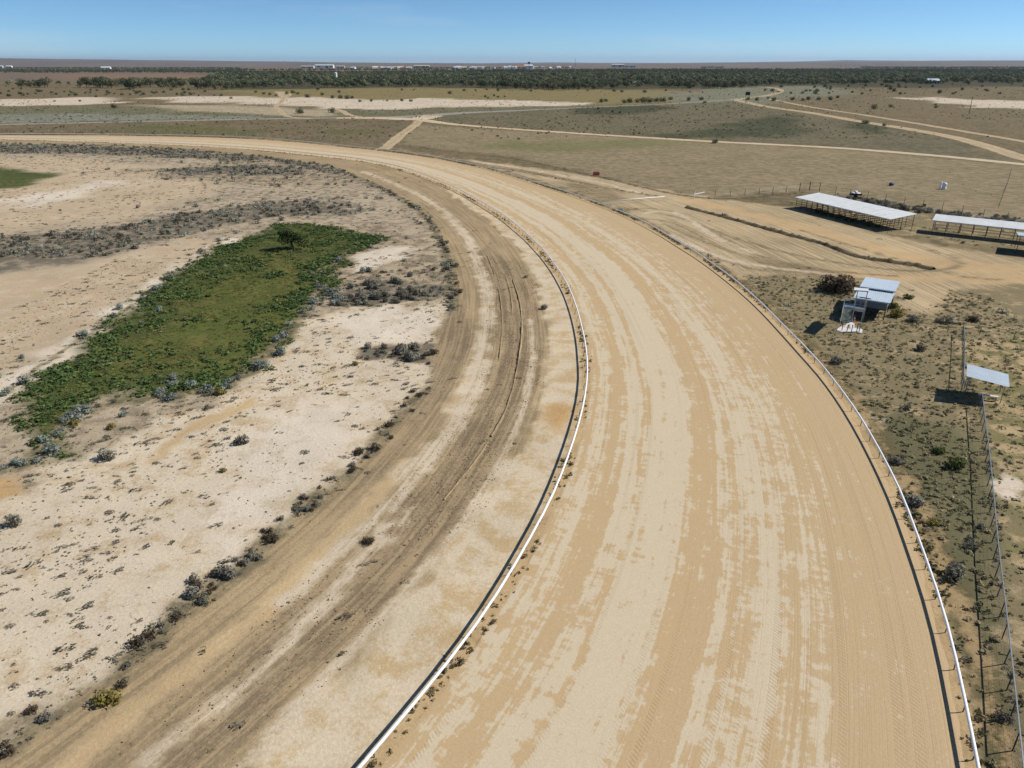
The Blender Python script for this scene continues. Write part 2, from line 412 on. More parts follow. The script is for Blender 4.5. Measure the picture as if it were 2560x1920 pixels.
D = 1.15727   # the 2212-wide view of the photograph -> its own pixels
green_px = [(x*D, y*D) for x, y in [(600,480),(680,480),(740,497),(790,507),(848,516),(765,541),(742,580),(700,622),(660,665),(630,702),(580,762),
  (535,802),(480,832),(400,846),(330,852),(240,864),(175,882),(135,945),(100,985),(62,985),(72,940),(22,905),(32,852),(80,800),(160,745),(250,690),(330,635),(400,590),(470,533),(540,503)]]
LAYERS = [  # (type, pixels, feather in metres, edge wobble in metres)
 ('red', [(120,184),(420,185),(600,189),(600,195),(300,200),(120,196)], 40, 50),
 ('red', [(560,172),(920,181),(960,177),(600,169.5)], 60, 60),
 ('wood', [(540,181),(1300,174),(2700,172),(2700,216),(1700,224),(560,226)], 40, 40),
 ('olive', [(540,226),(1000,219),(1700,226),(1690,252),(1480,262),(1000,258),(640,250)], 20, 20),
 ('greygreen', [(1640,240),(1800,218),(2040,214),(2150,232),(2000,245),(1900,262),(1700,262)], 20, 15),
 ('bank', [(-300,252),(0,250),(130,247),(265,243),(300,247),(330,256),(210,262),(0,265),(-300,268)], 5, 16),
 ('bank', [(355,244),(480,241),(640,243),(780,243),(860,246),(950,250),(1080,246),(1280,249),(1400,253),(1488,257),(1400,263),(1280,265),(1150,268),(1000,273),(860,271),(760,268),(700,264),(560,259),(420,256)], 5, 16),
 ('bank', [(2238,247),(2330,241),(2440,250),(2700,257),(2700,278),(2450,269),(2330,251)], 4, 14),
 ('banklow', [(330,262),(620,264),(760,272),(900,280),(800,292),(600,284),(440,278)], 8, 8),
 ('fieldA', [(-300,270),(330,266),(600,286),(840,292),(640,297),(0,309),(-300,314)], 6, 8),
 ('bluegrey', [(-300,288),(200,284),(640,291),(640,296),(0,307),(-300,312)], 6, 6),
 ('fieldA', [(860,276),(1280,268),(1640,258),(1450,268),(1280,276),(1090,285),(990,290),(860,290)], 5, 8),
 ('fieldB', [(-300,317),(0,314),(640,302),(990,300),(1034,312),(965,363),(640,342),(0,332),(-300,331)], 4, 5),
 ('green', [(240,322),(420,314),(560,318),(640,332),(660,341),(500,336),(300,328)], 6, 8),
 ('green', [(820,325),(900,323),(960,330),(880,336),(810,333)], 4, 5),
 ('paddock', [(1045,312),(1280,326),(1560,344),(1900,362),(2200,380),(2560,415),(2900,440),(2900,600),(2546,557),(2366,530),(2122,491),(1998,478),(1760,492),(1600,463),(1440,425),(1280,391),(1100,371),(995,360)], 3, 3),
 ('paddgreen', [(1180,362),(1240,354),(1330,362),(1500,352),(1700,352),(1760,358),(1500,372),(1360,384),(1250,378)], 8, 8),
 ('fieldC', [(1095,289),(1280,279),(1640,264),(1830,253),(1920,270),(2150,307),(2300,331),(2560,400),(2560,408),(2350,388),(1920,357),(1560,338),(1280,319),(1050,301)], 5, 8),
 ('darkscrub', [(1690,335),(1760,322),(1860,300),(1960,286),(2000,300),(1990,330),(1920,344),(1800,348),(1700,344)], 8, 10),
 ('darkscrub', [(2140,305),(2200,312),(2230,322),(2180,334),(2130,325)], 5, 6),
 ('darkscrub', [(1420,272),(1640,262),(1690,270),(1560,287),(1430,284)], 8, 8),
 # infield
 ('thin', 'INFIELD', 1.0, 0.6),
 ('grey', [(-200,358),(0,360),(230,364),(430,372),(640,388),(820,416),(905,449),(1000,494),(940,478),(850,440),(700,415),(520,398),(330,388),(100,384),(-200,384)], 2.5, 4),
 ('tan', [(-200,388),(250,400),(450,420),(560,450),(420,510),(200,560),(-200,600)], 5, 5),
 ('purewhite', [(-60,505),(120,480),(260,450),(300,456),(200,490),(60,520)], 3, 3),
 ('midscrub', [(330,420),(480,414),(640,400),(800,432),(880,458),(760,470),(560,452),(420,448)], 4, 5),
 ('grey', [(400,424),(520,418),(650,414),(780,432),(700,440),(480,438)], 2, 4),
 ('meadowrim', [(-40,416),(60,424),(130,442),(70,466),(-40,470)], 2, 3),
 ('grey', [(-100,595),(140,578),(290,565),(460,530),(650,508),(810,497),(930,520),(860,540),(740,543),(600,555),(440,590),(290,632),(140,662),(-100,700)], 2.5, 3),
 ('tan', [(-100,700),(140,668),(300,642),(440,603),(560,600),(430,680),(300,760),(150,850),(-100,980)], 2, 2),
 ('purewhite', [(560,592),(625,600),(440,730),(260,850),(90,950),(-60,1020),(-60,960),(150,860),(330,740),(450,660)], 1.5, 2),
 ('midscrub', [(780,580),(930,560),(1060,600),(1130,690),(1135,760),(900,755),(790,740),(800,660)], 2, 2),
 ('purewhite', [(870,640),(960,612),(1040,618),(990,655),(900,680)], 1.5, 2),
 ('white', [(745,800),(900,752),(1130,760),(1135,850),(1040,1000),(930,1130),(640,1400),(330,1640),(0,1830),(-200,1950),(-200,1260),(130,1175),(300,1090),(560,1010),(680,900)], 1.2, 1.5),
 ('purewhite', [(830,790),(980,760),(1100,775),(1090,840),(980,850),(860,840)], 1.5, 1.5),
 ('purewhite', [(560,1150),(800,1020),(980,1000),(900,1120),(700,1300),(560,1420),(480,1350),(500,1220)], 2, 2.5),
 ('grey', [(845,735),(950,700),(1120,722),(1110,748),(950,765),(800,757)], .8, 1.2),
 ('grey', [(880,880),(960,862),(1130,868),(1105,905),(960,898),(900,893)], .6, 1.0),
 ('midscrub', [(-100,1150),(60,1160),(140,1180),(100,1230),(-100,1260)], .8, 1),
 ('orange', [(-60,1190),(30,1200),(40,1240),(-60,1290)], .5, .6),
 ('path', [(470,1060),(640,990),(660,1000),(480,1085),(380,1165),(370,1150)], .4, .5),
 ('meadowrim', green_px, 1.3, 2.4),
 ('meadow', [(620,630),(700,640),(800,650),(780,720),(720,790),(650,870),(560,925),(400,940),(280,930),(300,880),(420,800),(520,720)], 3, 2.5),
]
LINES = [   # (type, pixels, half width m, feather m, wobble m)
 ('rimbush', 'RIM', 1.1, .7, .8),
 ('saltrim', [(60,1160),(130,1110),(200,1030),(280,1006),(390,992),(470,984),(560,972),(625,930),(685,872),(735,812),(775,762),(800,720)], .7, .5, .7),
 ('saltrim', [(20,985),(110,910),(230,830),(330,765),(420,700),(500,640),(560,600)], .35, .4, .6),
 ('saltrim', [(780,690),(850,650),(890,610),(960,600)], .5, .5, .6),
]
GRAVEL_PX = [(1215,610),(1330,700),(1348,800),(1345,890),(1330,980),(1296,1075),(1227,1180),(1157,1285),(1042,1423),(903,1551),(741,1713),(555,1898),(480,1960),
  (240,1960),(300,1920),(463,1771),(625,1620),(764,1493),(880,1389),(972,1308),(1042,1227),(1111,1140),(1169,1053),(1215,984),(1238,903),(1240,810),(1235,717),(1190,640)]
PALE_PX = [(1120,470),(1165,495),(1225,530),(1330,610),(1400,690),(1440,780),(1462,880),(1462,980),(1440,1070),(1390,1210),(1310,1370),(1180,1580),(1050,1745),(895,1912),(860,1960),
  (600,1960),(760,1760),(920,1590),(1060,1450),(1170,1310),(1250,1200),(1320,1090),(1352,980),(1362,890),(1360,800),(1340,700),(1290,610),(1210,540),(1130,490)]
LAYERS2 = [
 ('bank_in', 'BANK', .6, .5),
 ('gravel', GRAVEL_PX, .45, .8),
 ('pale', PALE_PX, .4, .9),
 ('pale', [(1118,1010),(1180,900),(1230,905),(1200,1000),(1150,1075),(1110,1070)], .4, .5),
 ('orange', [(1370,1010),(1420,1000),(1440,1040),(1400,1080),(1355,1060)], .8, .6),
 ('gravel', [(1085,830),(1160,760),(1180,830),(1150,950),(1060,1060),(960,1170),(880,1240),(860,1225),(1000,1090),(1075,960)], .4, .5),
 # outside of the track
 ('rscrub', [(1830,690),(2000,688),(2220,700),(2300,740),(2420,690),(2700,700),(2900,2100),(2470,2100),(2447,1920),(2399,1660),(2340,1446),(2243,1213),(2124,1000),(1990,840)], 1.2, 1.2),
 ('rdense', [(2140,990),(2250,1040),(2380,1080),(2470,1150),(2500,1400),(2560,1920),(2700,2100),(2480,2100),(2440,1860),(2400,1640),(2330,1400),(2220,1160)], 1.2, 1.2),
 ('rgreen', [(2420,860),(2700,800),(2750,1500),(2560,1400),(2480,1200),(2440,1000)], 1.5, 1.5),
 ('purewhite', [(2475,1205),(2520,1190),(2560,1210),(2550,1245),(2490,1245)], .4, .4),
 ('purewhite', [(2150,1030),(2220,1050),(2210,1075),(2165,1065)], .5, .5),
 ('yard', [(960,366),(1090,391),(1300,415),(1480,440),(1700,482),(1800,497),(1990,520),(2180,582),(2330,612),(2600,655),(2700,720),(2470,712),(2390,740),(2340,790),(2270,770),(2230,720),(2080,688),(1900,690),(1841,695),(1765,640),(1692,596),(1617,551),(1539,517),(1400,467),(1276,430),(1160,401),(1016,378)], 1.5, 1.5),
 ('yarddark', [(1400,455),(1500,468),(1600,500),(1500,505),(1400,470)], 2, 2),
 ('yardroad', [(1690,495),(1760,500),(1900,535),(2060,570),(2250,625),(2400,650),(2560,668),(2560,690),(2400,680),(2300,665),(2150,622),(1960,568),(1800,525),(1700,505)], 1.2, 1),
 ('yarddark', [(1850,640),(1990,660),(2180,690),(2200,705),(2060,690),(1920,678)], 1.2, 1.5),
 ('yardroad', [(2060,670),(2250,688),(2420,690),(2560,680),(2560,710),(2400,705),(2200,702)], 1, 1),
 ('rscrub', [(1990,500),(2120,505),(2300,535),(2560,575),(2700,600),(2700,650),(2400,610),(2240,585),(2180,575),(2050,525)], 1.2, 1.5),
 ('grey', [(2060,492),(2180,508),(2330,532),(2560,566),(2700,590),(2700,560),(2366,528),(2180,498),(2090,484)], 1.2, 1.2),
]
LINES2 = [
 ('path', [(120,1960),(163,1920),(316,1797),(445,1688),(583,1594),(692,1495),(771,1421),(840,1342),(884,1293),(945,1232),(992,1181),(1024,1152)], .55, .3, .3),
 ('palebreak', [(1000,1190),(1060,1140),(1125,1080),(1165,1010),(1195,940),(1205,881),(1219,790),(1216,720),(1197,674),(1179,617),(1150,573),(1106,526),(1052,490),(998,465),(907,429)], .8, .5, .6),
 ('palebreak', [(720,1500),(900,1330),(1000,1240),(1090,1130)], .5, .4, .5),
 ('palebreak', [(350,1930),(560,1760),(760,1560),(900,1400),(1020,1270)], .45, .4, .5),
 ('palebreak', [(560,1960),(720,1790),(900,1600),(1060,1420),(1180,1270),(1270,1120),(1310,1010),(1330,900),(1325,800)], .3, .2, .15),
 ('railweed', 'OUTER', .7, .5, .4),
 ('railsand', 'OUTERSAND', .55, .3, .25),
 ('windrow', [(1718,519),(1831,548),(1920,573),(2050,608),(2151,643),(2267,660),(2334,675)], .8, .5, .4),
 ('windrow', [(1003,362),(1161,383),(1280,396),(1408,423),(1536,451),(1669,482),(1790,497),(1900,492),(1998,482)], .7, .5, .4),
 ('windrow', [(1075,393),(1200,413),(1320,432),(1470,460),(1560,478),(1640,490)], .5, .5, .5),
 ('yarddark', [(1560,520),(1700,545),(1850,600),(2000,640),(2150,665),(2280,678),(2380,672),(2400,650),(2330,625)], .5, .4, .3),
 ('yarddark', [(1660,560),(1800,620),(1960,660),(2100,680),(2240,690)], .4, .4, .3),
 ('yarddark', [(2000,575),(2200,635),(2400,690),(2500,700)], .4, .4, .3),
 ('yarddark', [(1545,527),(1640,521),(1720,545),(1800,590),(1900,640),(2000,665)], .45, .4, .3),
 ('yarddark', [(1590,545),(1680,556),(1790,612),(1900,655),(2050,680)], .35, .4, .3),
 ('yarddark', [(1640,575),(1760,632),(1880,672),(2020,690)], .35, .4, .3),
 ('palebreak', [(1610,533),(1670,527),(1720,548),(1790,592),(1880,632)], .6, .5, .4),
 ('palebreak', [(1680,588),(1800,643),(1950,672),(2080,685)], .6, .5, .4),
 ('yarddark', [(1120,400),(1260,418),(1420,448),(1560,480)], .8, .6, .4),
 ('palebreak', [(1180,402),(1320,424),(1480,452),(1600,482)], .8, .6, .4),
 ('railsand', 'INNERLINE', .6, .3, .2),
]
P_INFIELD = np.concatenate([RIM, [RIM[-1] + (-400, -10), (-500, 20)]])
P_BANK = np.concatenate([INNER[::4], RIM[::-4]])

def paint(P):
    """ground make-up at points P (N,2)"""
    n = len(P); R = np.empty((n, 13)); R[:] = TYPES['flat']
    far = smooth(900, 1700, P[:, 1] + 250*(fbm(P[:, 0]/500, P[:, 1]/500, 5) - .5))[:, None]
    R = R*(1 - far) + TYPES['far']*far
    def put(mask, idx, typ):
        m = mask[:, None]; R[idx] = R[idx]*(1 - m) + TYPES[typ]*m
    def warp(Q, w, seed):
        s = max(w*2.2, .5)
        q = Q.copy()
        q[:, 0] += 2*w*(fbm(Q[:, 0]/s, Q[:, 1]/s, seed) - .5)*1.6
        q[:, 1] += 2*w*(fbm(Q[:, 0]/s + 31, Q[:, 1]/s, seed + 3) - .5)*1.6
        return q
    seed = 11
    for group in ((LAYERS, LINES), (LAYERS2, LINES2)):
        for typ, px, fe, wo in group[0]:
            seed += 7
            poly = P_INFIELD if isinstance(px, str) and px == 'INFIELD' else P_BANK if isinstance(px, str) else GA(px)
            lo, hi = poly.min(0) - 3*(fe + wo), poly.max(0) + 3*(fe + wo)
            idx = np.nonzero(((P >= lo) & (P <= hi)).all(1))[0]
            if len(idx) == 0: continue
            sd = poly_sd(warp(P[idx], wo, seed), poly)
            put(smooth(-fe, fe, sd), idx, typ)
        for typ, px, hw, fe, wo in group[1]:
            seed += 7
            Q = RIM[::3] if px == 'RIM' else (OUTER[::3] + No[::3]*-1.3) if px == 'OUTER' else (OUTER[::3] + No[::3]*.1) if px == 'OUTERSAND' else INNER[::3] if px == 'INNERLINE' else resample(GA(px), 4.0)
            lo, hi = Q.min(0) - hw - 3*(fe + wo), Q.max(0) + hw + 3*(fe + wo)
            idx = np.nonzero(((P >= lo) & (P <= hi)).all(1))[0]
            if len(idx) == 0: continue
            d, _, _ = line_dist(warp(P[idx], wo, seed), Q)
            put(smooth(hw + fe, hw - fe, d), idx, typ)
    return R

# ------------------------------------------------------------------ ground sheet
def graded(lo, hi, fine_lo, fine_hi, step, growth):
    a = list(np.arange(fine_lo, fine_hi + 1e-6, step))
    x = a[-1]; s = step
    while x < hi:
        s = max(step, growth(x)); x += s; a.append(x)
    x = a[0]; b = []
    while x > lo:
        s = max(step, growth(x)); x -= s; b.append(x)
    return np.array(b[::-1] + a)
XS = graded(-40000, 40000, -58, 58, 0.40, lambda x: abs(x)/52)
YS = graded(-400, 60000, 14, 105, 0.40, lambda y: max(.4, y*y/(H*900)) if y > 14 else 2 + abs(14 - y)/5)
gx, gy = np.meshgrid(XS, YS)
GP = np.stack([gx.ravel(), gy.ravel()], 1)
nx, ny = len(XS), len(YS)
GR = paint(GP)
# keep the coarse behind-camera part as plain scrub
near = (GP[:, 1] < 520) & (np.abs(GP[:, 0]) < 420)
trk = np.zeros((len(GP), 3)); trk[:, 0] = GP[:, 0]; trk[:, 1] = GP[:, 1]
d_, s_, a_ = line_dist(GP[near], INNER[::3])
trk[near, 0] = d_*s_; trk[near, 1] = a_
# gentle roughness away from the track; never above zero under the track ribbon
GZ = np.zeros(len(GP))
inf = trk[:, 0]*near
rough = 0.10*(fbm(GP[:, 0]/1.7, GP[:, 1]/1.7, 3) - .5) + 0.12*(fbm(GP[:, 0]/9, GP[:, 1]/9, 4) - .5)
GZ = np.where(near, rough*smooth(1.2, 4, inf), 0.0)
i0 = np.arange(nx - 1)[None, :] + nx*np.arange(ny - 1)[:, None]
F = np.stack([i0, i0 + 1, i0 + 1 + nx, i0 + nx], -1).reshape(-1, 4)
me = new_mesh('ground', np.concatenate([GP, GZ[:, None]], 1), F, True)
add_attr(me, 'earth_a', GR[:, 0:3], 'FLOAT_COLOR'); add_attr(me, 'earth_b', GR[:, 3:6], 'FLOAT_COLOR')
add_attr(me, 'earth_par', GR[:, 6:9], 'FLOAT_VECTOR'); add_attr(me, 'trk', trk, 'FLOAT_VECTOR')
tag(link('ground', me, EARTH), 'dry outback plain of sand, scrub and paddocks', kind='structure')

def gz(x, y):
    """height of the ground sheet at points"""
    x = np.atleast_1d(x); y = np.atleast_1d(y)
    i = np.clip(np.searchsorted(XS, x) - 1, 0, nx - 2); j = np.clip(np.searchsorted(YS, y) - 1, 0, ny - 2)
    fx = (x - XS[i])/(XS[i + 1] - XS[i]); fy = (y - YS[j])/(YS[j + 1] - YS[j])
    Z = GZ.reshape(ny, nx)
    return (Z[j, i]*(1 - fx) + Z[j, i + 1]*fx)*(1 - fy) + (Z[j + 1, i]*(1 - fx) + Z[j + 1, i + 1]*fx)*fy

# ------------------------------------------------------------------ the track
def track_material():
    m, nt, b = base_mat('track_sand', 0.95, 0.06)
    tr = N(nt, 'ShaderNodeAttribute', attribute_name='trk').outputs['Vector']   # x metres from inner edge, y metres along, z 0..1 across
    geo = N(nt, 'ShaderNodeTexCoord').outputs['Object']
    sep = N(nt, 'ShaderNodeSeparateXYZ'); nt.links.new(tr, sep.inputs[0])
    wob = noise_node(nt, scale_vec(nt, tr, (.16, .06, 0)), 1.0, 6, .62)
    uu = math_node(nt, 'ADD', sep.outputs[2], math_node(nt, 'MULTIPLY', math_node(nt, 'SUBTRACT', wob, .5), .13))
    ramp = N(nt, 'ShaderNodeValToRGB'); nt.links.new(uu, ramp.inputs[0])
    stops = [(0,.30),(.03,.42),(.075,.50),(.105,.30),(.15,.28),(.165,.56),(.205,.56),(.218,.34),(.232,.36),(.25,.60),(.36,.62),(.385,.50),(.40,.27),
             (.475,.25),(.49,.50),(.52,.36),(.55,.44),(.60,.56),(.635,.42),(.665,.34),(.70,.46),(.73,.34),(.80,.26),(.87,.20),(1.0,.12)]
    els = ramp.color_ramp.elements
    els[0].position = stops[0][0]; els[0].color = (stops[0][1],)*3 + (1,)
    els[1].position = 1.0; els[1].color = (stops[-1][1],)*3 + (1,)
    for p, v in stops[1:-1]:
        e = els.new(p); e.color = (v, v, v, 1)
    prof = N(nt, 'ShaderNodeRGBToBW'); nt.links.new(ramp.outputs[0], prof.inputs[0])
    streak = noise_node(nt, scale_vec(nt, tr, (2.4, .045, 0)), 1.0, 7, .66)
    blotch = noise_node(nt, scale_vec(nt, tr, (.85, .50, 0), (7, 3, 0)), 1.0, 8, .66, .5)
    comb = noise_node(nt, scale_vec(nt, tr, (.45, 2.6, 0), (2, 9, 0)), 1.0, 5, .62)
    fine = noise_node(nt, geo, 2.2, 6, .7)
    v = math_node(nt, 'ADD', math_node(nt, 'MULTIPLY', streak, .95), math_node(nt, 'MULTIPLY', blotch, .85))
    v = math_node(nt, 'ADD', v, math_node(nt, 'MULTIPLY', comb, .45))
    v = math_node(nt, 'ADD', v, math_node(nt, 'MULTIPLY', fine, .50))       # mean about .82
    v = math_node(nt, 'ADD', v, math_node(nt, 'MULTIPLY', prof.outputs[0], .85))
    f = map_range(nt, v, 1.68, 1.785, 0, 1, True)
    tan = mix_col(nt, noise_node(nt, scale_vec(nt, tr, (.5, .03, 0)), 1.0, 4, .6), tuple(lin((212,182,137))*K), tuple(lin((205,178,138))*K))
    # outer lanes a little duller
    tan = mix_col(nt, map_range(nt, uu, .45, .95, 0, .75), tan, tuple(lin((207,181,142))*K))
    pale = mix_col(nt, fine, tuple(lin((227,210,180))*K), tuple(lin((217,198,165))*K))
    c = mix_col(nt, f, tan, pale)
    # fine wheel and harrow lines running round the bend
    ln = noise_node(nt, scale_vec(nt, tr, (9.0, .05, 0)), 1.0, 3, .7)
    lnf = math_node(nt, 'MULTIPLY', map_range(nt, ln, .5, .72, 0, 1), map_range(nt, uu, .3, .75, .10, .6))
    c = mix_col(nt, math_node(nt, 'MULTIPLY', lnf, .32), c, tuple(lin((160,132,94))*K))
    # tyre tread: slanting bars inside narrow wheel lanes
    lane = noise_node(nt, scale_vec(nt, tr, (1.6, .012, 0), (3, 0, 0)), 1.0, 0, .5)
    lanef = math_node(nt, 'MULTIPLY', map_range(nt, lane, .60, .64, 0, 1, True), map_range(nt, noise_node(nt, scale_vec(nt, tr, (.2, .05, 0), (1, 5, 0)), 1.0, 2), .42, .55, .25, 1))
    wv = N(nt, 'ShaderNodeTexWave', bands_direction='Y'); wv.inputs['Scale'].default_value = 1.6
    wv.inputs['Distortion'].default_value = 1.2; wv.inputs['Detail'].default_value = 2; wv.inputs['Detail Scale'].default_value = 2
    nt.links.new(scale_vec(nt, tr, (1, 1, 0)), wv.inputs['Vector'])
    # slant: shear y by x
    cmb = N(nt, 'ShaderNodeCombineXYZ'); nt.links.new(sep.outputs[0], cmb.inputs[0])
    nt.links.new(math_node(nt, 'ADD', sep.outputs[1], math_node(nt, 'MULTIPLY', sep.outputs[0], .55)), cmb.inputs[1])
    nt.links.new(cmb.outputs[0], wv.inputs['Vector'])
    tread = math_node(nt, 'MULTIPLY', lanef, wv.outputs[1])
    c = mix_col(nt, math_node(nt, 'MULTIPLY', tread, .17), c, tuple(lin((150,122,86))*K))
    # grains and a few dark droppings
    g = noise_node(nt, geo, 9.0, 5, .8)
    c = mix_col(nt, 1.0, c, map_range(nt, g, .25, .75, .86, 1.12), 'MULTIPLY')
    spk = noise_node(nt, geo, 3.4, 4, .8)
    c = mix_col(nt, map_range(nt, spk, .735, .765, 0, .75, True), c, tuple(lin((92,80,60))*K))
    nt.links.new(c, b.inputs['Base Color'])
    bp = N(nt, 'ShaderNodeBump'); bp.inputs['Strength'].default_value = .4; bp.inputs['Distance'].default_value = .05
    hgt = math_node(nt, 'ADD', math_node(nt, 'MULTIPLY', g, .8), math_node(nt, 'MULTIPLY', math_node(nt, 'ADD', math_node(nt, 'MULTIPLY', tread, .45), lnf), -.9))
    nt.links.new(hgt, bp.inputs['Height']); nt.links.new(bp.outputs[0], b.inputs['Normal'])
    return m
TRACK = track_material()
# width at each station of the inner rail
dist_o, _, _ = line_dist(INNER, OUTER)
W = dist_o.copy()
for _ in range(400): W[1:-1] = .25*W[:-2] + .5*W[1:-1] + .25*W[2:]
ACROSS = 44
S = np.concatenate([[0], np.cumsum(np.linalg.norm(np.diff(INNER, axis=0), axis=1))])
in_off, out_off = 0.25, 0.12
V = []; TR = []
for k in range(ACROSS + 1):
    u = k/ACROSS
    j = np.zeros(len(INNER))
    if k == 0: j = .35*(fbm(S/1.3, S*0, 21) - .5)
    if k == ACROSS: j = .6*(fbm(S/1.6, S*0, 22) - .5)
    off = in_off + (W - in_off - out_off)*u + j
    p = INNER - Ni*off[:, None]
    z = 0.03 + 0*S
    if k in (0, ACROSS): z = z - .035
    V.append(np.concatenate([p, z[:, None]], 1)); TR.append(np.stack([off, S, np.full(len(S), u)], 1))
V = np.stack(V, 1).reshape(-1, 3); TR = np.stack(TR, 1).reshape(-1, 3)
i0 = np.arange(ACROSS)[None, :] + (ACROSS + 1)*np.arange(len(S) - 1)[:, None]
F = np.stack([i0, i0 + ACROSS + 1, i0 + ACROSS + 2, i0 + 1], -1).reshape(-1, 4)
me = new_mesh('dirt_track', V, F[:, ::-1].copy(), True); add_attr(me, 'trk', TR, 'FLOAT_VECTOR')
tag(link('dirt_track', me, TRACK), 'broad curving sand racetrack with pale crusted streaks', kind='structure')

# ------------------------------------------------------------------ roads beyond the track
ROADCOL = {}
def road(name, px, width, typ, label, z=0.02, taper=None):
    Q = smooth_curve(resample(GA(px), 3.0), 3); Tq, Nq = normals(Q)
    n = len(Q); s = np.arange(n)*3.0; m = 8
    w = np.asarray(width(s/s[-1]) if callable(width) else width*np.ones(n))
    V = []; tk = []
    for k in range(m + 1):
        u = k/m - .5
        j = 1.1*(fbm(s/4.5, s*0 + k, 40 + k) - .5) if k in (0, m) else 0*s
        p = Q + Nq*(u*w + j)[:, None]
        V.append(np.concatenate([p, np.full((n, 1), z if 0 < k < m else .002)], 1)); tk.append(np.stack([u*w, s, 0*s], 1))
    V = np.stack(V, 1).reshape(-1, 3); tk = np.stack(tk, 1).reshape(-1, 3)
    i0 = np.arange(m)[None, :] + (m + 1)*np.arange(n - 1)[:, None]
    F = np.stack([i0, i0 + 1, i0 + m + 2, i0 + m + 1], -1).reshape(-1, 4)
    me = new_mesh(name, V, F, True)
    t = np.tile(TYPES[typ], (len(V), 1))
    # worn wheel tracks: the crown between the wheels is duller
    u = tk[:, 0]/np.repeat(w, m + 1)
    t[:, 6] = np.clip(t[:, 6] + .25*(np.abs(u) < .12), 0, 1)
    add_attr(me, 'earth_a', t[:, 0:3], 'FLOAT_COLOR'); add_attr(me, 'earth_b', t[:, 3:6], 'FLOAT_COLOR')
    add_attr(me, 'earth_par', t[:, 6:9], 'FLOAT_VECTOR'); add_attr(me, 'trk', tk, 'FLOAT_VECTOR')
    return tag(link(name, me, EARTH), label, kind='structure')
T('rd_pale', (222,202,170), (206,180,142), .4, .8, .05)
T('rd_dirt', (207,184,148), (184,163,128), .45, .8, .1)
T('rd_paved', (168,164,152), (150,146,134), .45, .5, .0)
road('paved_road', [(-400,321),(-100,313.5),(0,311.4),(289,305),(640,297.5),(842,294.5),(990,292)], 7.5, 'rd_paved', 'grey sealed road crossing behind the racetrack', .02)
road('gravel_road', [(842,295),(960,294.5),(1045,299),(1120,309),(1280,322.4),(1569,341),(1786,354),(1920,360.6),(2122,371.6),(2354,390.4),(2560,410.7),(2800,436)],
     lambda t: 8.5 - 3.2*smooth(.1, .35, t), 'rd_pale', 'pale gravel road running along the paddock', .035)
road('junction_apron', [(900,294),(985,293),(1050,290),(1088,287),(1180,281),(1280,277),(1450,269),(1640,261),(1790,252),(1850,246)], lambda t: 13 - 8*smooth(.1, .5, t), 'rd_paved', 'worn sealed road leading away to the woodland', .028)
road('gravel_apron', [(880,294.5),(960,295),(1040,298),(1080,289)], 14, 'rd_pale', 'pale gravel apron where the roads meet', .045)
road('dirt_road', [(1046,302),(1040,310),(1002,338),(970,365),(955,374)], 4.6, 'rd_dirt', 'short dirt road from the junction to the track', .05)
road('dirt_road', [(1838,250),(1859,254.4),(1920,267),(2036,283.4),(2151,303.6),(2296,326.8),(2412,350),(2560,394.8),(2760,450)], lambda t: 7 - 0*t, 'rd_dirt', 'wide dirt road with wheel tracks beyond the paddock', .03)
road('dirt_road', [(1925,247),(1943,251.5),(2036,269),(2151,286),(2296,309.4),(2470,338.3),(2560,354),(2800,400)], 4.2, 'rd_dirt', 'narrow dirt road farthest from the paddock', .026)
road('dirt_road', [(1838,250),(1870,244),(1910,240),(1945,232),(1950,224),(1925,219),(1895,217)], 6.5, 'rd_dirt', 'dirt road curving into the woodland', .024)
road('sand_track', [(780,297),(720,291),(700,277),(690,265),(705,253),(712,236),(700,229)], lambda t: 3.5 + 9*smooth(.55, .8, t), 'rd_dirt', 'sandy track climbing over the white bank', .03)
road('sand_track', [(900,293),(870,286),(855,277),(835,272)], 4, 'rd_dirt', 'short wheel track leading onto the white bank', .03)

# ------------------------------------------------------------------ hills on the horizon
def hills(name, crest_px, dist, label, rgb, base):
    xs = np.linspace(-2400, 5000, 260)
    cy = np.interp(xs, [p[0] for p in crest_px], [p[1] for p in crest_px])
    cy = cy + 1.2*(fbm(xs/60, xs*0, int(dist) % 97, 4) - .5)
    V = []; rows = [(base, 0), (.75, .45), (.9, .8), (1.0, 1.0), (1.12, .7), (1.35, -.1)]
    for f, hgt in rows:
        for x, y in zip(xs, cy):
            dx = (x - PW/2)/FPX; yy = (y - PH/2)/FPX
            fw = CP - yy*SP; dn = SP + yy*CP
            z = max(4.0, H - dist*dn/fw)
            V.append((dx/fw*dist*f, dist*f, z*hgt*(.9 + .2*vnoise(np.array([x/35.0]), np.array([f*9]), 5)[0]) if hgt not in (0, 1.0) else z*hgt))
    n = len(xs); F = [(r*n + i, r*n + i + 1, (r + 1)*n + i + 1, (r + 1)*n + i) for r in range(len(rows) - 1) for i in range(n - 1)]
    m, nt, b = base_mat('hill_scrub', .95, .05)
    geo = N(nt, 'ShaderNodeTexCoord').outputs['Object']
    nz = noise_node(nt, scale_vec(nt, geo, (.0016, .0005, .01)), 1.0, 8, .7)
    nt.links.new(mix_col(nt, map_range(nt, nz, .35, .65, 0, 1), tuple(lin(rgb)*K*.78), tuple(lin(rgb)*K*1.1)), b.inputs['Base Color'])
    tag(link(name, new_mesh(name, V, F, True), m), label, kind='structure')
crest_near = [(-2400,142),(-400,144),(0,145.5),(320,149.5),(640,153),(960,157),(1280,159),(1600,158),(1800,157),(1920,155.5),(2100,153.5),(2300,152.5),(2560,151.5),(3200,150),(5000,150)]
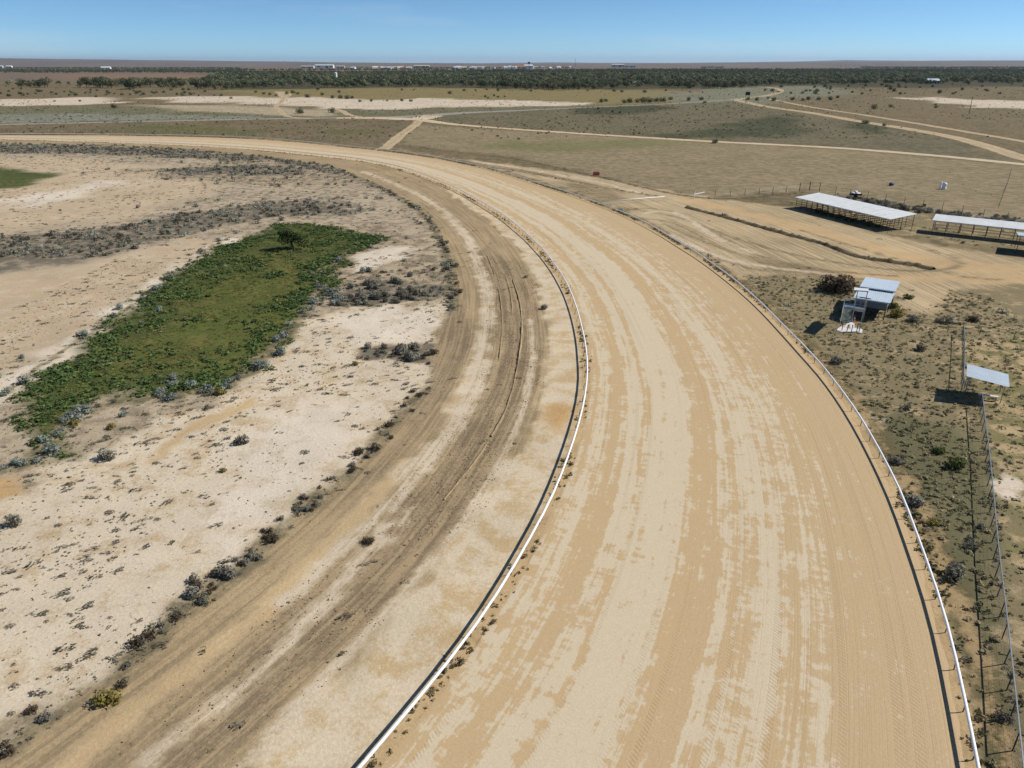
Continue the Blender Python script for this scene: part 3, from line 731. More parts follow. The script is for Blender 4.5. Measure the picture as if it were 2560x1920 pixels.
crest_far = [(-2400,160),(600,160),(1100,159),(1240,157.5),(1330,156.5),(1400,156),(1480,157),(1700,157),(1900,155),(2020,153),(2110,150),(2180,151),(2300,151.5),(2560,150.5),(5000,151)]
hills('hills', crest_near, 11000, 'long low brown ridge on the horizon', (124,116,108), .68)
hills('hills', crest_far, 26000, 'distant blue hills behind the brown ridge', (120,116,112), .6)

# ------------------------------------------------------------------ painted metals and other materials
WHITE_RAIL = plain('white_rail_plastic', (250,250,250), .35, .4, 0, .04, 1.5, .92)
POST_GREEN = plain('dark_green_steel', (58,66,60), .5, .4, .2, .25, 4)
GALV = plain('galvanised_steel', (176,182,188), .38, .5, .55, .2, 5)
DARKSTEEL = plain('dark_weathered_steel', (74,70,64), .6, .3, .3, .3, 4)
WHITE_POST = plain('white_painted_post', (236,234,226), .6, .3, 0, .15, 4)
WIRE = plain('fence_wire', (150,150,145), .45, .4, .5, .1, 4)
TIMBER = plain('weathered_timber', (112,96,78), .85, .2, 0, .3, 3)
WHITE_ROOF = plain('white_roof_sheet', (230,233,232), .6, .25, .0, .10, .6, .78)
BLUE_ROOF = plain('zinc_roof_sheet', (204,218,228), .45, .4, .0, .08, .7, .82)
DARKWALL = plain('grey_wall_sheet', (112,118,126), .5, .35, .1, .15, 1.2)
CONCRETE = plain('white_concrete', (232,230,226), .85, .2, 0, .12, 1.5)
RED = plain('red_paint', (190,52,44), .5, .35, 0, .2, 4)
ORANGE = plain('orange_plastic', (240,118,72), .45, .4, 0, .12, 4)
BLUE = plain('blue_plastic', (38,72,140), .45, .4, 0, .15, 4)
RUST = plain('rusty_steel', (128,70,42), .85, .2, .1, .35, 3)
BLACK = plain('black_board', (34,34,34), .6, .3, 0, .2, 4)
YELLOW = plain('yellow_sign', (224,180,60), .5, .35, 0, .1, 4)
WHITE = plain('white_paint', (244,244,242), .5, .35, 0, .08, 3, .9)
PALEWALL = plain('pale_house_wall', (226,220,206), .8, .2, 0, .1, .3)
TREADS = plain('stair_grating', (200,206,190), .5, .4, .3, .15, 6)
WINDOWM = plain('dark_window', (38,44,52), .15, .6, 0, .1, 2)

# ------------------------------------------------------------------ running rails
def running_rail(name, curve, nrm, height, over, sgn, step, label, post_mat, s0, s1, sag):
    """rail tube on gooseneck posts; nrm*sgn points to the track side, where the rail overhangs"""
    Sx = np.concatenate([[0], np.cumsum(np.linalg.norm(np.diff(curve, axis=0), axis=1))])
    ok = np.nonzero((Sx >= s0) & (Sx <= s1))[0]
    o = thing(name, (curve[ok[0]][0], curve[ok[0]][1], 0), label, 'rail')
    L = np.array(o.location)
    # rail: straight lengths between every second post, slightly uneven, as the photograph shows
    seg = step*2
    st = np.arange(s0, s1, step)
    px = np.interp(st, Sx, curve[:, 0]); py = np.interp(st, Sx, curve[:, 1])
    nxx = np.interp(st, Sx, nrm[:, 0]); nyy = np.interp(st, Sx, nrm[:, 1])
    jz = sag*(vnoise(st/9.0, st*0, 61) - .5); jl = sag*1.5*(vnoise(st/7.0, st*0 + 4, 62) - .5)
    R = np.stack([px + nxx*jl, py + nyy*jl, height + jz], 1)
    mb = MB()
    mb.tube([p - L for p in R], .078, 12, True)
    mb.build('rail', WHITE_RAIL, o, True)
    # posts
    variants = []
    for v in range(3):
        lean = (v - 1)*.02
        m2 = MB(); m2.tube([(0, 0, -.25), (lean, 0, height*.45), (over*.35 + lean, 0, height*.72), (over*.8, 0, height*.9), (over, 0, height - .05)], .028, 7)
        variants.append(m2.mesh('rail_post', True)); variants[-1].materials.append(post_mat)
    for i in range(len(st)):
        a = math.atan2(nyy[i]*sgn, nxx[i]*sgn)
        p = R[i, :2] - np.array([nxx[i], nyy[i]])*sgn*over
        ob = link('post', variants[i % 3], None, o, (p[0] - L[0], p[1] - L[1], jz[i]), a)
    return o
running_rail('running_rail', INNER, Ni, INNER_H, INNER_O, -1, 2.75, 'white inside running rail on bent posts round the sand track', POST_GREEN, 8, S[-1] - 60, .10)
So = np.concatenate([[0], np.cumsum(np.linalg.norm(np.diff(OUTER, axis=0), axis=1))])
running_rail('running_rail', OUTER, No, OUTER_H, OUTER_O, 1, 2.75, 'pale outside running rail on the scrub side of the track', POST_GREEN, 8, So[-1] - 60, .10)

# ------------------------------------------------------------------ fences
def fence(name, px, label, post_h, step, post_mat, post_r, rails=(), wires=(), rail_mat=None, cat='fence', hpx=0.0, group=None, rail_r=.025, mesh_panel=None):
    Q = resample(GA(px, hpx), step)
    n = len(Q); o = thing(name, (Q[0][0], Q[0][1], 0), label, cat, group)
    L = np.array([Q[0][0], Q[0][1], 0])
    pm = MB().tube([(0, 0, -.3), (0, 0, post_h)], [post_r*1.05, post_r], 7).mesh('fence_post'); pm.materials.append(post_mat)
    tilt = [(random.uniform(-.02, .02), random.uniform(-.02, .02)) for _ in range(n)]
    for i in range(n):
        ob = link('post', pm, None, o, (Q[i][0] - L[0], Q[i][1] - L[1], 0)); ob.rotation_euler = (*tilt[i], 0)
    for zf in rails:
        mb = MB()
        for i in range(n - 1):
            a = np.append(Q[i], zf) - L; b = np.append(Q[i + 1], zf) - L
            mb.tube([a, b], rail_r, 6)
        mb.build('rail', rail_mat or post_mat, o)
    for zf in wires:
        mb = MB()
        for i in range(n - 1):
            a = np.append(Q[i], zf) - L; b = np.append(Q[i + 1], zf) - L
            mb.tube([a, (a + b)/2 + np.array([0, 0, -.02]), b], .006, 4, False)
        mb.build('wire', WIRE, o)
    if mesh_panel:
        mb = MB(); hgt = mesh_panel
        for i in range(n - 1):
            a = np.append(Q[i], 0) - L; b = np.append(Q[i + 1], 0) - L
            m_ = max(2, int(np.linalg.norm(b - a)/.22))
            for k in range(m_):
                for (t0, z0, t1, z1) in ((k/m_, .05, (k + 1)/m_, hgt), (k/m_, hgt, (k + 1)/m_, .05)):
                    mb.tube([a + (b - a)*t0 + np.array([0, 0, z0]), a + (b - a)*t1 + np.array([0, 0, z1])], .0035, 3, False)
            for z0 in np.linspace(.05, hgt, 5):
                mb.tube([a + np.array([0, 0, z0]), b + np.array([0, 0, z0])], .0035, 3, False)
        tag(mb.build('wire_mesh', WIRE, o), kind='stuff')
    return o
fence('white_post_fence', [(999,361.5),(1045,367),(1103,372.5),(1161,379),(1219,385),(1280,392),(1345,406),(1409,419),(1487,436),(1536,447),(1602,463),(1669,477),(1725,488)],
      'wire fence with short white posts along the paddock edge', 1.1, 3.6, WHITE_POST, .045, wires=(.35, .7, 1.02))
fence('white_post_fence', [(-200,331.5),(0,331.8),(150,330.5),(330,331.5),(480,334),(640,340),(760,346.5),(880,354.5),(955,361.5)],
      'wire fence with pale posts behind the far side of the track', 1.1, 5.5, WHITE_POST, .04, wires=(.4, .75, 1.02))
fence('wire_fence', [(1787,493),(1860,489),(1930,484),(1998,479)], 'dark steel post fence between the white gate and the shed', 1.5, 3.4, DARKSTEEL, .045, wires=(.4, .8, 1.2, 1.42))
fence('wire_fence', [(2048,479),(2073,481.5),(2122,491),(2180,499.6),(2209,504),(2262,512),(2330,523),(2400,535),(2468,546.5),(2546,557),(2640,571)],
      'tall dark wire fence behind the two long sheds', 1.7, 4.0, DARKSTEEL, .045, wires=(.4, .8, 1.2, 1.6))
fence('wire_fence', [(2526,430),(2518,460),(2506,490),(2496,520)], 'short wire fence crossing the paddock towards the sheds', 1.2, 3.5, DARKSTEEL, .04, wires=(.4, .8, 1.1))
fence('pipe_fence', [(2240,799),(2258,812),(2306,818),(2354,826),(2405,834),(2453,838),(2502,845),(2549,853),(2620,866)],
      'low dark pipe fence running from the tower to the shade roof', 1.05, 2.9, POST_GREEN, .03, rails=(1.03,), wires=(.5,), rail_r=.026)
fence('mesh_fence', [(2404,836),(2405,880),(2404,930),(2402,975),(2408,998)], 'wire mesh fence with pale top rail beyond the shade roof', 1.15, 1.9, POST_GREEN, .03, rails=(1.16,), rail_mat=GALV, mesh_panel=1.12, rail_r=.038)
fence('mesh_fence', [(2447,1012),(2455,1090),(2464,1170),(2474,1290),(2483,1400),(2500,1560),(2516,1720),(2536,1930),(2548,2060)], 'long wire mesh fence with pale top rail in the scrub', 1.15, 1.9, POST_GREEN, .03, rails=(1.16,), rail_mat=GALV, mesh_panel=1.12, rail_r=.038)

# steel gate between two dark posts
def gate(px0, px1, label, h=1.5, mat=DARKSTEEL):
    a, b = G(*px0), G(*px1); o = thing('gate', (a[0], a[1], 0), label, 'gate'); d = b - a
    for p in ((0, 0), d): MB().tube([(p[0], p[1], -.3), (p[0], p[1], h + .25)], .06, 8).build('post', mat, o)
    m = MB()
    for z in (.3, h): m.tube([(d[0]*.03, d[1]*.03, z), (d[0]*.97, d[1]*.97, z)], .025, 6)
    for t in (.03, .97): m.tube([(d[0]*t, d[1]*t, .28), (d[0]*t, d[1]*t, h + .02)], .025, 6)
    m.build('frame', mat, o)
    MB().tube([(d[0]*.03, d[1]*.03, .3), (d[0]*.97, d[1]*.97, h)], .02, 6).build('brace', mat, o)
gate((1998,479), (2023,477), 'dark steel gate leaf nearer the white gate arm', 1.9)
gate((2023,477), (2048,479), 'dark steel gate leaf at the corner of the long shed fence', 1.9)
# white boom gate: leaning white arm on a post
a, b = G(1735,497), G(1760,492)
o = thing('boom_gate', (a[0], a[1], 0), 'white boom arm gate beside the paddock corner', 'gate'); d = b - a
MB().tube([(0, 0, -.2), (0, 0, 1.25)], .06, 8).build('post', WHITE, o)
MB().tube([(0, 0, 1.0), (d[0]*1.0, d[1]*1.0, 1.05)], .07, 8).build('arm', WHITE, o)
MB().tube([(0, 0, 1.0), (d[0]*.12, d[1]*.12, 1.9)], .06, 8).build('counterweight', WHITE, o)
# white rail across the yard entrance
a, b = G(1503,513), G(1660,501)
o = thing('yard_rail', (a[0], a[1], 0), 'single white rail closing the yard beside the outside rail', 'rail'); d = b - a
ln = np.linalg.norm(d)
MB().tube([(0, 0, .78), (d[0], d[1], .86)], .075, 10).build('rail', WHITE_RAIL, o, True)
for t in np.linspace(0.01, .99, 7): MB().tube([(d[0]*t, d[1]*t, -.2), (d[0]*t, d[1]*t, .8)], .03, 6).build('post', WHITE_POST, o)
# ------------------------------------------------------------------ corrugated roof sheet
def corrugated(w, l, pitch=.18, amp=.018, thick=.0):
    """sheet in x 0..w, ridges running along y 0..l"""
    n = max(4, int(w/pitch)*4); V = []; F = []
    for i in range(n + 1):
        x = w*i/n; z = amp*math.sin(2*math.pi*x/pitch)
        V += [(x, 0, z), (x, l, z)]
    for i in range(n): F.append((2*i, 2*i + 2, 2*i + 3, 2*i + 1))
    return V, F

def place(V, o, ex, ey, ez):
    o = np.array(o); return [o + v[0]*np.array(ex) + v[1]*np.array(ey) + v[2]*np.array(ez) for v in V]

def frame_from(p0, p1):
    d = np.array(p1) - np.array(p0); L = np.linalg.norm(d); ex = d/L; ey = np.array([-ex[1], ex[0]])
    return L, ex, ey

# ------------------------------------------------------------------ long stall sheds
def long_shed(p_near0, p_near1, depth, h_front, h_back, bays, label, roof_mat, rows=2, posts_mat=DARKSTEEL, rails=True):
    a, b = np.array(p_near0), np.array(p_near1); L, ex, ey = frame_from(a, b)
    o = thing('stall_shed', (a[0], a[1], 0), label, 'shed'); o.rotation_euler = (0, 0, math.atan2(ex[1], ex[0]))
    ov = .35
    # roof: one sheet per bay
    bl = (L + 2*ov)/bays
    sl = (h_back - h_front)/depth; D_ = depth + 2*ov
    for i in range(bays):
        V, F = corrugated(bl + .015, D_, .19, .016)
        V = [(v[0] - ov + i*bl, v[1] - ov, h_front + (v[1] - ov)*sl + v[2] + .004*(i % 2)) for v in V]
        MB().add(V, F).build('roof_sheet', roof_mat, o)
    m = MB()
    for y in (-ov + .02, depth + ov - .02):
        m.box((L/2, y, h_front + y*sl - .09), (L + 2*ov, .05, .12))
    m.build('fascia', roof_mat, o)
    for i in range(bays + 1):
        x = L*i/bays
        m = MB().box((x, depth/2, h_front + depth/2*sl - .10), (.07, depth, .12), 0, (math.atan(sl), 'X')); m.build('rafter', posts_mat, o)
        for r in range(rows + 1):
            y = depth*r/rows
            MB().tube([(x, y, -.3), (x, y, h_front + y*sl - .05)], .05, 7).build('post', posts_mat, o)
        if rails:
            m = MB()
            for z in (.55, 1.0, 1.45): m.tube([(x, .03, z), (x, depth, z)], .025, 5)
            m.build('stall_rail', posts_mat, o)
    if rails:
        for y in (0, depth):
            for z in (.55, 1.0, 1.45):
                MB().tube([(0, y, z), (L, y, z)], .025, 5).build('stall_rail', posts_mat, o)
    return o
sh0, sh1 = G(1989,520), G(2221,578)
e = sh1 - sh0
long_shed(sh0, sh1, 5.6, 2.25, 2.75, 16, 'long open stall shed with white roof nearer the paddock gate', WHITE_ROOF)
s20 = G(2329,582); s21 = G(2640,617)
long_shed(s20, s21, 3.2, 2.35, 2.75, 9, 'open stall shed with narrow white roof and dark posts', WHITE_ROOF, 1)
# third shed at the frame edge: box with blue-white roof, only its corner shows
c0 = G(2539,633); c1 = G(2700,650)
long_shed(c0, c1, 4.6, 2.9, 2.5, 6, 'pale blue roofed shed beside the narrow roofed stalls', BLUE_ROOF, 1, DARKSTEEL, False)

# ------------------------------------------------------------------ shade roof on the mesh fence
a = G(2408.8, 997); b = G(2499.4, 1009.5)
L, ex, ey = frame_from(a, b)
o = thing('shade_roof', (a[0], a[1], 0), 'small shade roof of pale blue corrugated iron on thin posts', 'shelter'); o.rotation_euler = (0, 0, math.atan2(ex[1], ex[0]))
dep, hf, hb = 2.1, 2.28, 2.55; ov = .3
_d = G(2420.5, 902, 2.3) - G(2419, 932, 2.3); _a = math.atan2(ex[1], ex[0])
_dl = np.array([_d[0]*math.cos(_a) + _d[1]*math.sin(_a), -_d[0]*math.sin(_a) + _d[1]*math.cos(_a)])
dep = float(np.linalg.norm(_dl)) - 2*ov; _dl = _dl/np.linalg.norm(_dl)
hl, hr = 2.30, 1.86                     # the roof falls towards its far end
def rz_(x): return hl + (hr - hl)*x/L
ns = 3; bl = (dep + 2*ov)/ns
for i in range(ns):
    V, F = corrugated(bl - .01, L + 2*ov, .13, .02)
    MB().add([(v[1] - ov + (v[0] - ov + i*bl)*_dl[0], (v[0] - ov + i*bl)*_dl[1], rz_(v[1] - ov) + v[2]) for v in V], [f[::-1] for f in F]).build('roof_sheet', BLUE_ROOF, o)
for x in (0, L):
    for y in (0, dep):
        MB().tube([(x + y*_dl[0], y*_dl[1], -.3), (x + y*_dl[0], y*_dl[1], rz_(x) - .03)], .035, 8).build('post', GALV, o)
for y in (0, dep):
    MB().tube([(-.2 + y*_dl[0], y*_dl[1], rz_(-.2) - .07), (L + .2 + y*_dl[0], y*_dl[1], rz_(L + .2) - .07)], .035, 6).build('beam', GALV, o)
for y, z in ((0, .95), (dep, .95)):
    MB().tube([(y*_dl[0], y*_dl[1], z), (L + y*_dl[0], y*_dl[1], z)], .022, 6).build('side_rail', GALV, o)
# bench under it
MB().box((L*.68, .5, .45), (1.6, .3, .05)).build('bench_seat', WHITE_POST, o)
for x in (L*.68 - .65, L*.68 + .65): MB().box((x, .5, .2), (.06, .26, .48)).build('bench_leg', GALV, o)

# ------------------------------------------------------------------ judges' boxes on stilts
fr = G(2209, 801); fl = G(2130, 788)
# front edge of the boxes from the stair tower to the right corner
L, ex, ey = frame_from(fl, fr)
hut = thing('raised_box', (fl[0], fl[1], 0), 'raised officials hut with two pale blue sloping roofs on dark stilts', 'hut'); hut.rotation_euler = (0, 0, math.atan2(ex[1], ex[0]))
D1, D2 = 3.7, 3.7; floor = 1.3; F1, B1 = 2.3, 2.5; F2, B2 = 2.75, 2.95
m = MB()
wall = [((0, 0), (L, 0), F1), ((L, 0), (L, D1), F1), ((L, D1), (0, D1), B1), ((0, D1), (0, 0), B1)]
def walls(x0, y0, x1, y1, z0, z1f, z1b, mat, parent, name='wall'):
    cs = [(x0, y0), (x1, y0), (x1, y1), (x0, y1)]; hs = [z1f, z1f, z1b, z1b]
    nb = max(2, int((z1f - z0)/.42))
    for i in range(4):
        p, q = cs[i], cs[(i + 1) % 4]; hp, hq = hs[i], hs[(i + 1) % 4]
        for k in range(nb):
            za, zb = k/nb, (k + 1)/nb
            off = .018*((k + i) % 2)
            nx_, ny_ = (q[1] - p[1]), -(q[0] - p[0]); ll = math.hypot(nx_, ny_); nx_, ny_ = nx_/ll*off, ny_/ll*off
            A = (p[0] + nx_, p[1] + ny_, z0 + (hp - z0)*za); B = (q[0] + nx_, q[1] + ny_, z0 + (hq - z0)*za)
            C = (q[0] + nx_, q[1] + ny_, z0 + (hq - z0)*zb - .012); Dd = (p[0] + nx_, p[1] + ny_, z0 + (hp - z0)*zb - .012)
            mm = MB(); mm.quad(A, B, C, Dd)
            t = .02; inn = (-nx_/(off or 1)*t if off else (-(q[1] - p[1])/ll*t), -ny_/(off or 1)*t if off else ((q[0] - p[0])/ll*t))
            mm.quad((Dd[0] + inn[0], Dd[1] + inn[1], Dd[2]), (C[0] + inn[0], C[1] + inn[1], C[2]), (B[0] + inn[0], B[1] + inn[1], B[2]), (A[0] + inn[0], A[1] + inn[1], A[2]))
            mm.quad(Dd, C, (C[0] + inn[0], C[1] + inn[1], C[2]), (Dd[0] + inn[0], Dd[1] + inn[1], Dd[2]))
            mm.build('wall_panel', mat, parent)
walls(0, 0, L, D1 - .15, floor, F1 - .05, B1 - .08, DARKWALL, hut)
walls(.05, D1 + .15, L, D1 + D2, floor, F2 - .05, B2 - .08, DARKWALL, hut)
MB().box((L/2, (D1 + D2)/2, floor - .09), (L - .06, D1 + D2 - .1, .14)).build('floor', DARKSTEEL, hut)
def roof(x0, y0, x1, y1, zf, zb, mat, parent, n):
    w = (x1 - x0)/n; sl_ = (zb - zf)/(y1 - y0)
    for i in range(n):
        V, F = corrugated(w + .015, y1 - y0, .2, .014)
        MB().add([(x0 + i*w + v[0], y0 + v[1], zf + v[1]*sl_ + v[2] + .004*(i % 2)) for v in V], F).build('roof_sheet', mat, parent)
    MB().box(((x0 + x1)/2, y0 + .02, zf - .07), (x1 - x0, .04, .11)).build('fascia', mat, parent)
roof(-.25, -.35, L + .3, D1 - .1, F1, B1, BLUE_ROOF, hut, 6)
roof(-.2, D1 - .25, L + .3, D1 + D2 + .35, F2, B2, BLUE_ROOF, hut, 6)
for x in (.05, L*.5, L - .05):
    for y in (.08, D1, D1 + D2 - .1):
        MB().box((x, y, (floor - .1)/2 - .1), (.11, .11, floor + .1)).build('stilt', DARKSTEEL, hut)
MB().tube([(L*.35, .08, .75), (L, .08, .7)], .03, 6).build('rail', DARKSTEEL, hut)
MB().tube([(L*.35, .08, .3), (L, .08, .3)], .03, 6).build('rail', DARKSTEEL, hut)
# loop ladder leaning against the stilts
m = MB()
for x in (L*.70, L*.82): m.tube([(x - .1, -.25, 0), (x, -.05, .8), (x + .05, .15, .95)], .025, 6)
m.build('hoop', DARKSTEEL, hut)
# dark window slot in the front wall
MB().box((L*.3, -.03, floor + .95), (L*.35, .03, .32)).build('window', WINDOWM, hut)

# ------------------------------------------------------------------ steel stair tower
def proj_y(p, z):
    yc = -p[1]*SP + (H - z)*CP; zc = p[1]*CP + (H - z)*SP
    return PH/2 + FPX*yc/zc
def height_at(p, py):
    lo, hi = 0.0, 12.0
    for _ in range(40):
        m_ = (lo + hi)/2
        if proj_y(p, m_) > py: lo = m_
        else: hi = m_
    return lo
pb = G(2147.5, 830)
tw = thing('stair_tower', (pb[0], pb[1], 0), 'galvanised steel viewing platform with stairs, railings and a flat roof', 'tower')
def q3(px, py, z): p = G(px, py, z); return np.array([p[0] - pb[0], p[1] - pb[1], z])
def bar(a, b, r, name, mat=GALV, n=7): return MB().tube([a, b], r, n).build(name, mat, tw)
def slab_part(pts, t, name, mat):
    n = len(pts); V = [tuple(p) for p in pts] + [(p[0], p[1], p[2] - t) for p in pts]
    return MB().add(V, [tuple(range(n)), tuple(range(2*n - 1, n - 1, -1))] + [(i, n + i, n + (i + 1) % n, (i + 1) % n) for i in range(n)]).build(name, mat, tw)
DK = 1.42
up = np.array([0, 0, 1.0])
# landing: two plates side by side
L0, L1, L2 = q3(2108, 767, DK), q3(2133.5, 769, DK), q3(2160, 772.8, DK)
K0, K1, K2 = q3(2111, 758, DK), q3(2136.5, 760.5, DK), q3(2163, 764, DK)
slab_part([L0, L1 - [.02, 0, 0], K1 - [.02, 0, 0], K0], .06, 'landing', GALV)
slab_part([L1 + [.0, -.3, .003], L2 + [0, -.3, .003], K2 + [0, 0, .003], K1 + [0, 0, .003]], .06, 'landing', GALV)
for p, q in ((L1 + [0, -.3, 0], L2 + [0, -.3, 0]), (L0, L1)):
    slab_part([p + [0, -.03, -.06], q + [0, -.03, -.06], q + [0, .03, -.06], p + [0, .03, -.06]], .24, 'edge_beam', GALV)
    slab_part([p + [0, -.015, .17], q + [0, -.015, .17], q + [0, .005, .17], p + [0, .005, .17]], .16, 'kick_plate', WHITE)
# posts
rp = np.array([0, 0, 0.0]); rh = height_at(pb, 727.5)
bar(rp - up*.2, up*rh, .05, 'post')
cpx = G(2128.5, 805); ch = height_at(cpx, 723); c0 = np.array([cpx[0] - pb[0], cpx[1] - pb[1], 0])
bar(c0 - up*.1, c0 + up*ch, .05, 'post')
for p in (K0, K2): bar([p[0], p[1], -.1], p + up*1.0, .04, 'post')
bar([L0[0], L0[1], -.1], L0 + up*1.0, .04, 'post')
bar([L2[0], L2[1] - .3, -.1], L2 + [0, -.3, 1.0], .04, 'post')
# railings
for p, q in ((K0, K1), (K1, K2), (L0, K0), (L2 + [0, -.3, 0], K2), (L1 + [0, -.3, 0], L2 + [0, -.3, 0])):
    for z in (.5, .98): bar(p + up*z, q + up*z, .022, 'railing', GALV, 6)
    bar((p + q)/2, (p + q)/2 + up*.98, .02, 'railing_post', GALV, 6)
# roof plate rising to the front
A_, B_, C_, D_ = q3(2136.4, 718.6, ch - .02), q3(2172.6, 721.7, ch + .05), q3(2168.5, 727.5, rh + .02), q3(2134.5, 724.8, rh - .1)
slab_part([D_, (D_ + C_)/2, (A_ + B_)/2, A_], .05, 'roof_sheet', WHITE_ROOF)
slab_part([(D_ + C_)/2 + [.012, 0, 0], C_, B_, (A_ + B_)/2 + [.012, 0, 0]], .05, 'roof_sheet', WHITE_ROOF)
bar(D_ - up*.09, C_ - up*.09, .035, 'roof_beam'); bar(A_ - up*.09, B_ - up*.09, .035, 'roof_beam'); bar((A_ + D_)/2 - up*.1, (B_ + C_)/2 - up*.1, .035, 'roof_beam')
# stair flight
S0, S1 = q3(2099.8, 806, .05), q3(2129, 806, .05); T0, T1 = L0 - up*.05, L1 - up*.05
NT = 13
for i in range(NT):
    t = (i + .6)/NT; a_, b_ = S0 + (T0 - S0)*t, S1 + (T1 - S1)*t; d_ = np.array([.04, .13, 0])
    slab_part([a_ + [.05, -.075, 0], b_ + [-.05, -.075, 0], b_ + [-.05, .075, 0], a_ + [.05, .075, 0]], .03, 'tread', TREADS)
for a_, b_ in ((S0, T0), (S1, T1)):
    slab_part([a_ + [-.025, -.09, .02], a_ + [.025, -.09, .02], b_ + [.025, -.09, .1], b_ + [-.025, -.09, .1]], .18, 'stringer', GALV)
    for z in (.5, .98): bar(a_ + up*z, b_ + up*z, .02, 'handrail', GALV, 6)
    bar(a_ - up*.05, a_ + up*.98, .022, 'handrail_post', GALV, 6)
# concrete slab in front
def W2(p): return np.array([p[0], p[1]])
sl_px = [(2093,824),(2104,816),(2126,807),(2136,807),(2136,820),(2143,823),(2156,824),(2155,835),(2147,834),(2142,830),(2104,831),(2092,827)]
sp = GA(sl_px); c = sp.mean(0)
slab = MB(); n = len(sp)
slab.add([(p[0] - c[0], p[1] - c[1], .07) for p in sp] + [(p[0] - c[0], p[1] - c[1], -.1) for p in sp], [tuple(range(n))[::-1]] + [(i, (i + 1) % n, n + (i + 1) % n, n + i) for i in range(n)])
ob = slab.build('concrete_slab', CONCRETE); ob.location = (c[0], c[1], 0)
bm = bmesh.new(); bm.from_mesh(ob.data); bmesh.ops.recalc_face_normals(bm, faces=bm.faces); bm.to_mesh(ob.data); bm.free()
tag(ob, 'broken white concrete slab at the foot of the steel stairs', 'slab')
# red marker pickets standing in a row on the slab edge
for i, (x, y) in enumerate([(2104.5,827.5),(2116.5,830),(2128,830.5),(2141.5,830)]):
    p = G(x, y); lean = (-.05, .06, .02, -.03)[i]
    o = thing('marker_picket', (p[0], p[1], 0), 'red picket standing at the edge of the white slab', 'picket', 'red pickets along the slab')
    MB().box((lean*.5, 0, .40), (.07, .05, .92), 0, (lean, 'Y')).build('stake', RED, o)
    MB().box((lean*1.0, 0, .84), (.10, .07, .10), 0, (lean, 'Y')).build('cap', RED, o)
# traffic cone
p = G(2134.5, 803)
o = thing('traffic_cone', (p[0], p[1], .01), 'orange traffic cone with white band beside the steel stairs', 'cone')
MB().box((0, 0, .025), (.38, .38, .05)).build('base', ORANGE, o)
MB().tube([(0, 0, .04), (0, 0, .32)], [.15, .102], 14).build('body', ORANGE, o)
MB().tube([(0, 0, .32), (0, 0, .52)], [.104, .068], 14).build('white_band', WHITE, o)
MB().tube([(0, 0, .52), (0, 0, .76)], [.067, .025], 14).build('tip', ORANGE, o)

# ------------------------------------------------------------------ loose objects in the paddock
# orange drum barrier by the white post fence
p = G(1491, 438)
o = thing('water_barrier', (p[0], p[1], 0), 'orange plastic barrier lying against the white post fence', 'barrier')
MB().add([(-.95,-.32,0),(.95,-.32,0),(.95,.32,0),(-.95,.32,0),(-.9,-.14,.95),(.9,-.14,.95),(.9,.14,.95),(-.9,.14,.95)],
  [(3,2,1,0),(4,5,6,7),(0,1,5,4),(1,2,6,5),(2,3,7,6),(3,0,4,7)]).build('shell', ORANGE, o)
MB().box((0,-.31,.12),(1.5,.05,.16)).build('foot_slot', BLACK, o)
# blue barrel lying
p = G(2228, 464)
o = thing('barrel', (p[0], p[1], .38), 'blue plastic barrel lying in the dry paddock', 'barrel', rz=.4)
MB().tube([(-.55,0,0),(-.5,0,0),(-.2,0,0),(-.18,0,0),(.18,0,0),(.2,0,0),(.5,0,0),(.55,0,0)], [.33,.36,.38,.41,.41,.38,.36,.33], 16).build('body', BLUE, o, True)
MB().tube([(.55,0,0),(.59,0,0)], [.31,.31], 16).build('lid', BLUE, o)
# two white bulk containers
for (x, y), h_, rr, lab in (((2359,473),1.55,.5,'tall white plastic tank standing in the dry paddock'), ((2350.5,470),1.5,.24,'slim white plastic tank beside the taller tank')):
    p = G(x, y); o = thing('water_tank', (p[0], p[1], 0), lab, 'tank')
    MB().tube([(0,0,-.03),(0,0,.1),(0,0,h_*.42),(0,0,h_*.5),(0,0,h_*.58),(0,0,h_*.9),(0,0,h_)], [rr,rr*1.0,rr*1.0,rr*.72,rr*1.02,rr*.98,rr*.55], 18).build('body', WHITE, o, True)
    MB().tube([(0,0,h_),(0,0,h_+.08)], [rr*.3,rr*.28], 12).build('lid', WHITE, o)
# white load on a rusty trailer
p = G(2138, 494)
o = thing('trailer', (p[0], p[1], 0), 'small rusty trailer behind the long white shed', 'trailer', rz=-.25)
MB().box((0,0,.62),(2.4,1.4,.08)).build('deck', RUST, o)
for y in (-.7,.7): MB().box((0,y,.82),(2.4,.05,.35)).build('side', RUST, o)
MB().tube([(1.2,0,.55),(2.1,0,.5)], .04, 6).build('drawbar', RUST, o)
for y in (-.8,.8):
    w = MB().tube([(0,y-.09,.32),(0,y+.09,.32)], .33, 16).build('wheel', BLACK, o)
    MB().tube([(0,y-.1,.32),(0,y+.1,.32)], .17, 12).build('rim', RUST, w)
o = thing('sack_load', (p[0], p[1], .66), 'lumpy white sacks heaped on the rusty trailer', 'sacks')
o.rotation_euler = (0,0,-.25)
for i,(x,y,z,r) in enumerate([(-.6,0,.25,.5),(.2,-.2,.25,.45),(.6,.25,.22,.42),(-.1,.2,.6,.42)]):
    bm = bmesh.new(); bmesh.ops.create_icosphere(bm, subdivisions=2, radius=r)
    for v in bm.verts: v.co *= 1 + .18*(random.random() - .5); v.co.z *= .65
    me = bpy.data.meshes.new('sack'); bm.to_mesh(me); bm.free()
    me.polygons.foreach_set('use_smooth', np.ones(len(me.polygons), bool))
    link('sack', me, WHITE, o, (x, y, z))
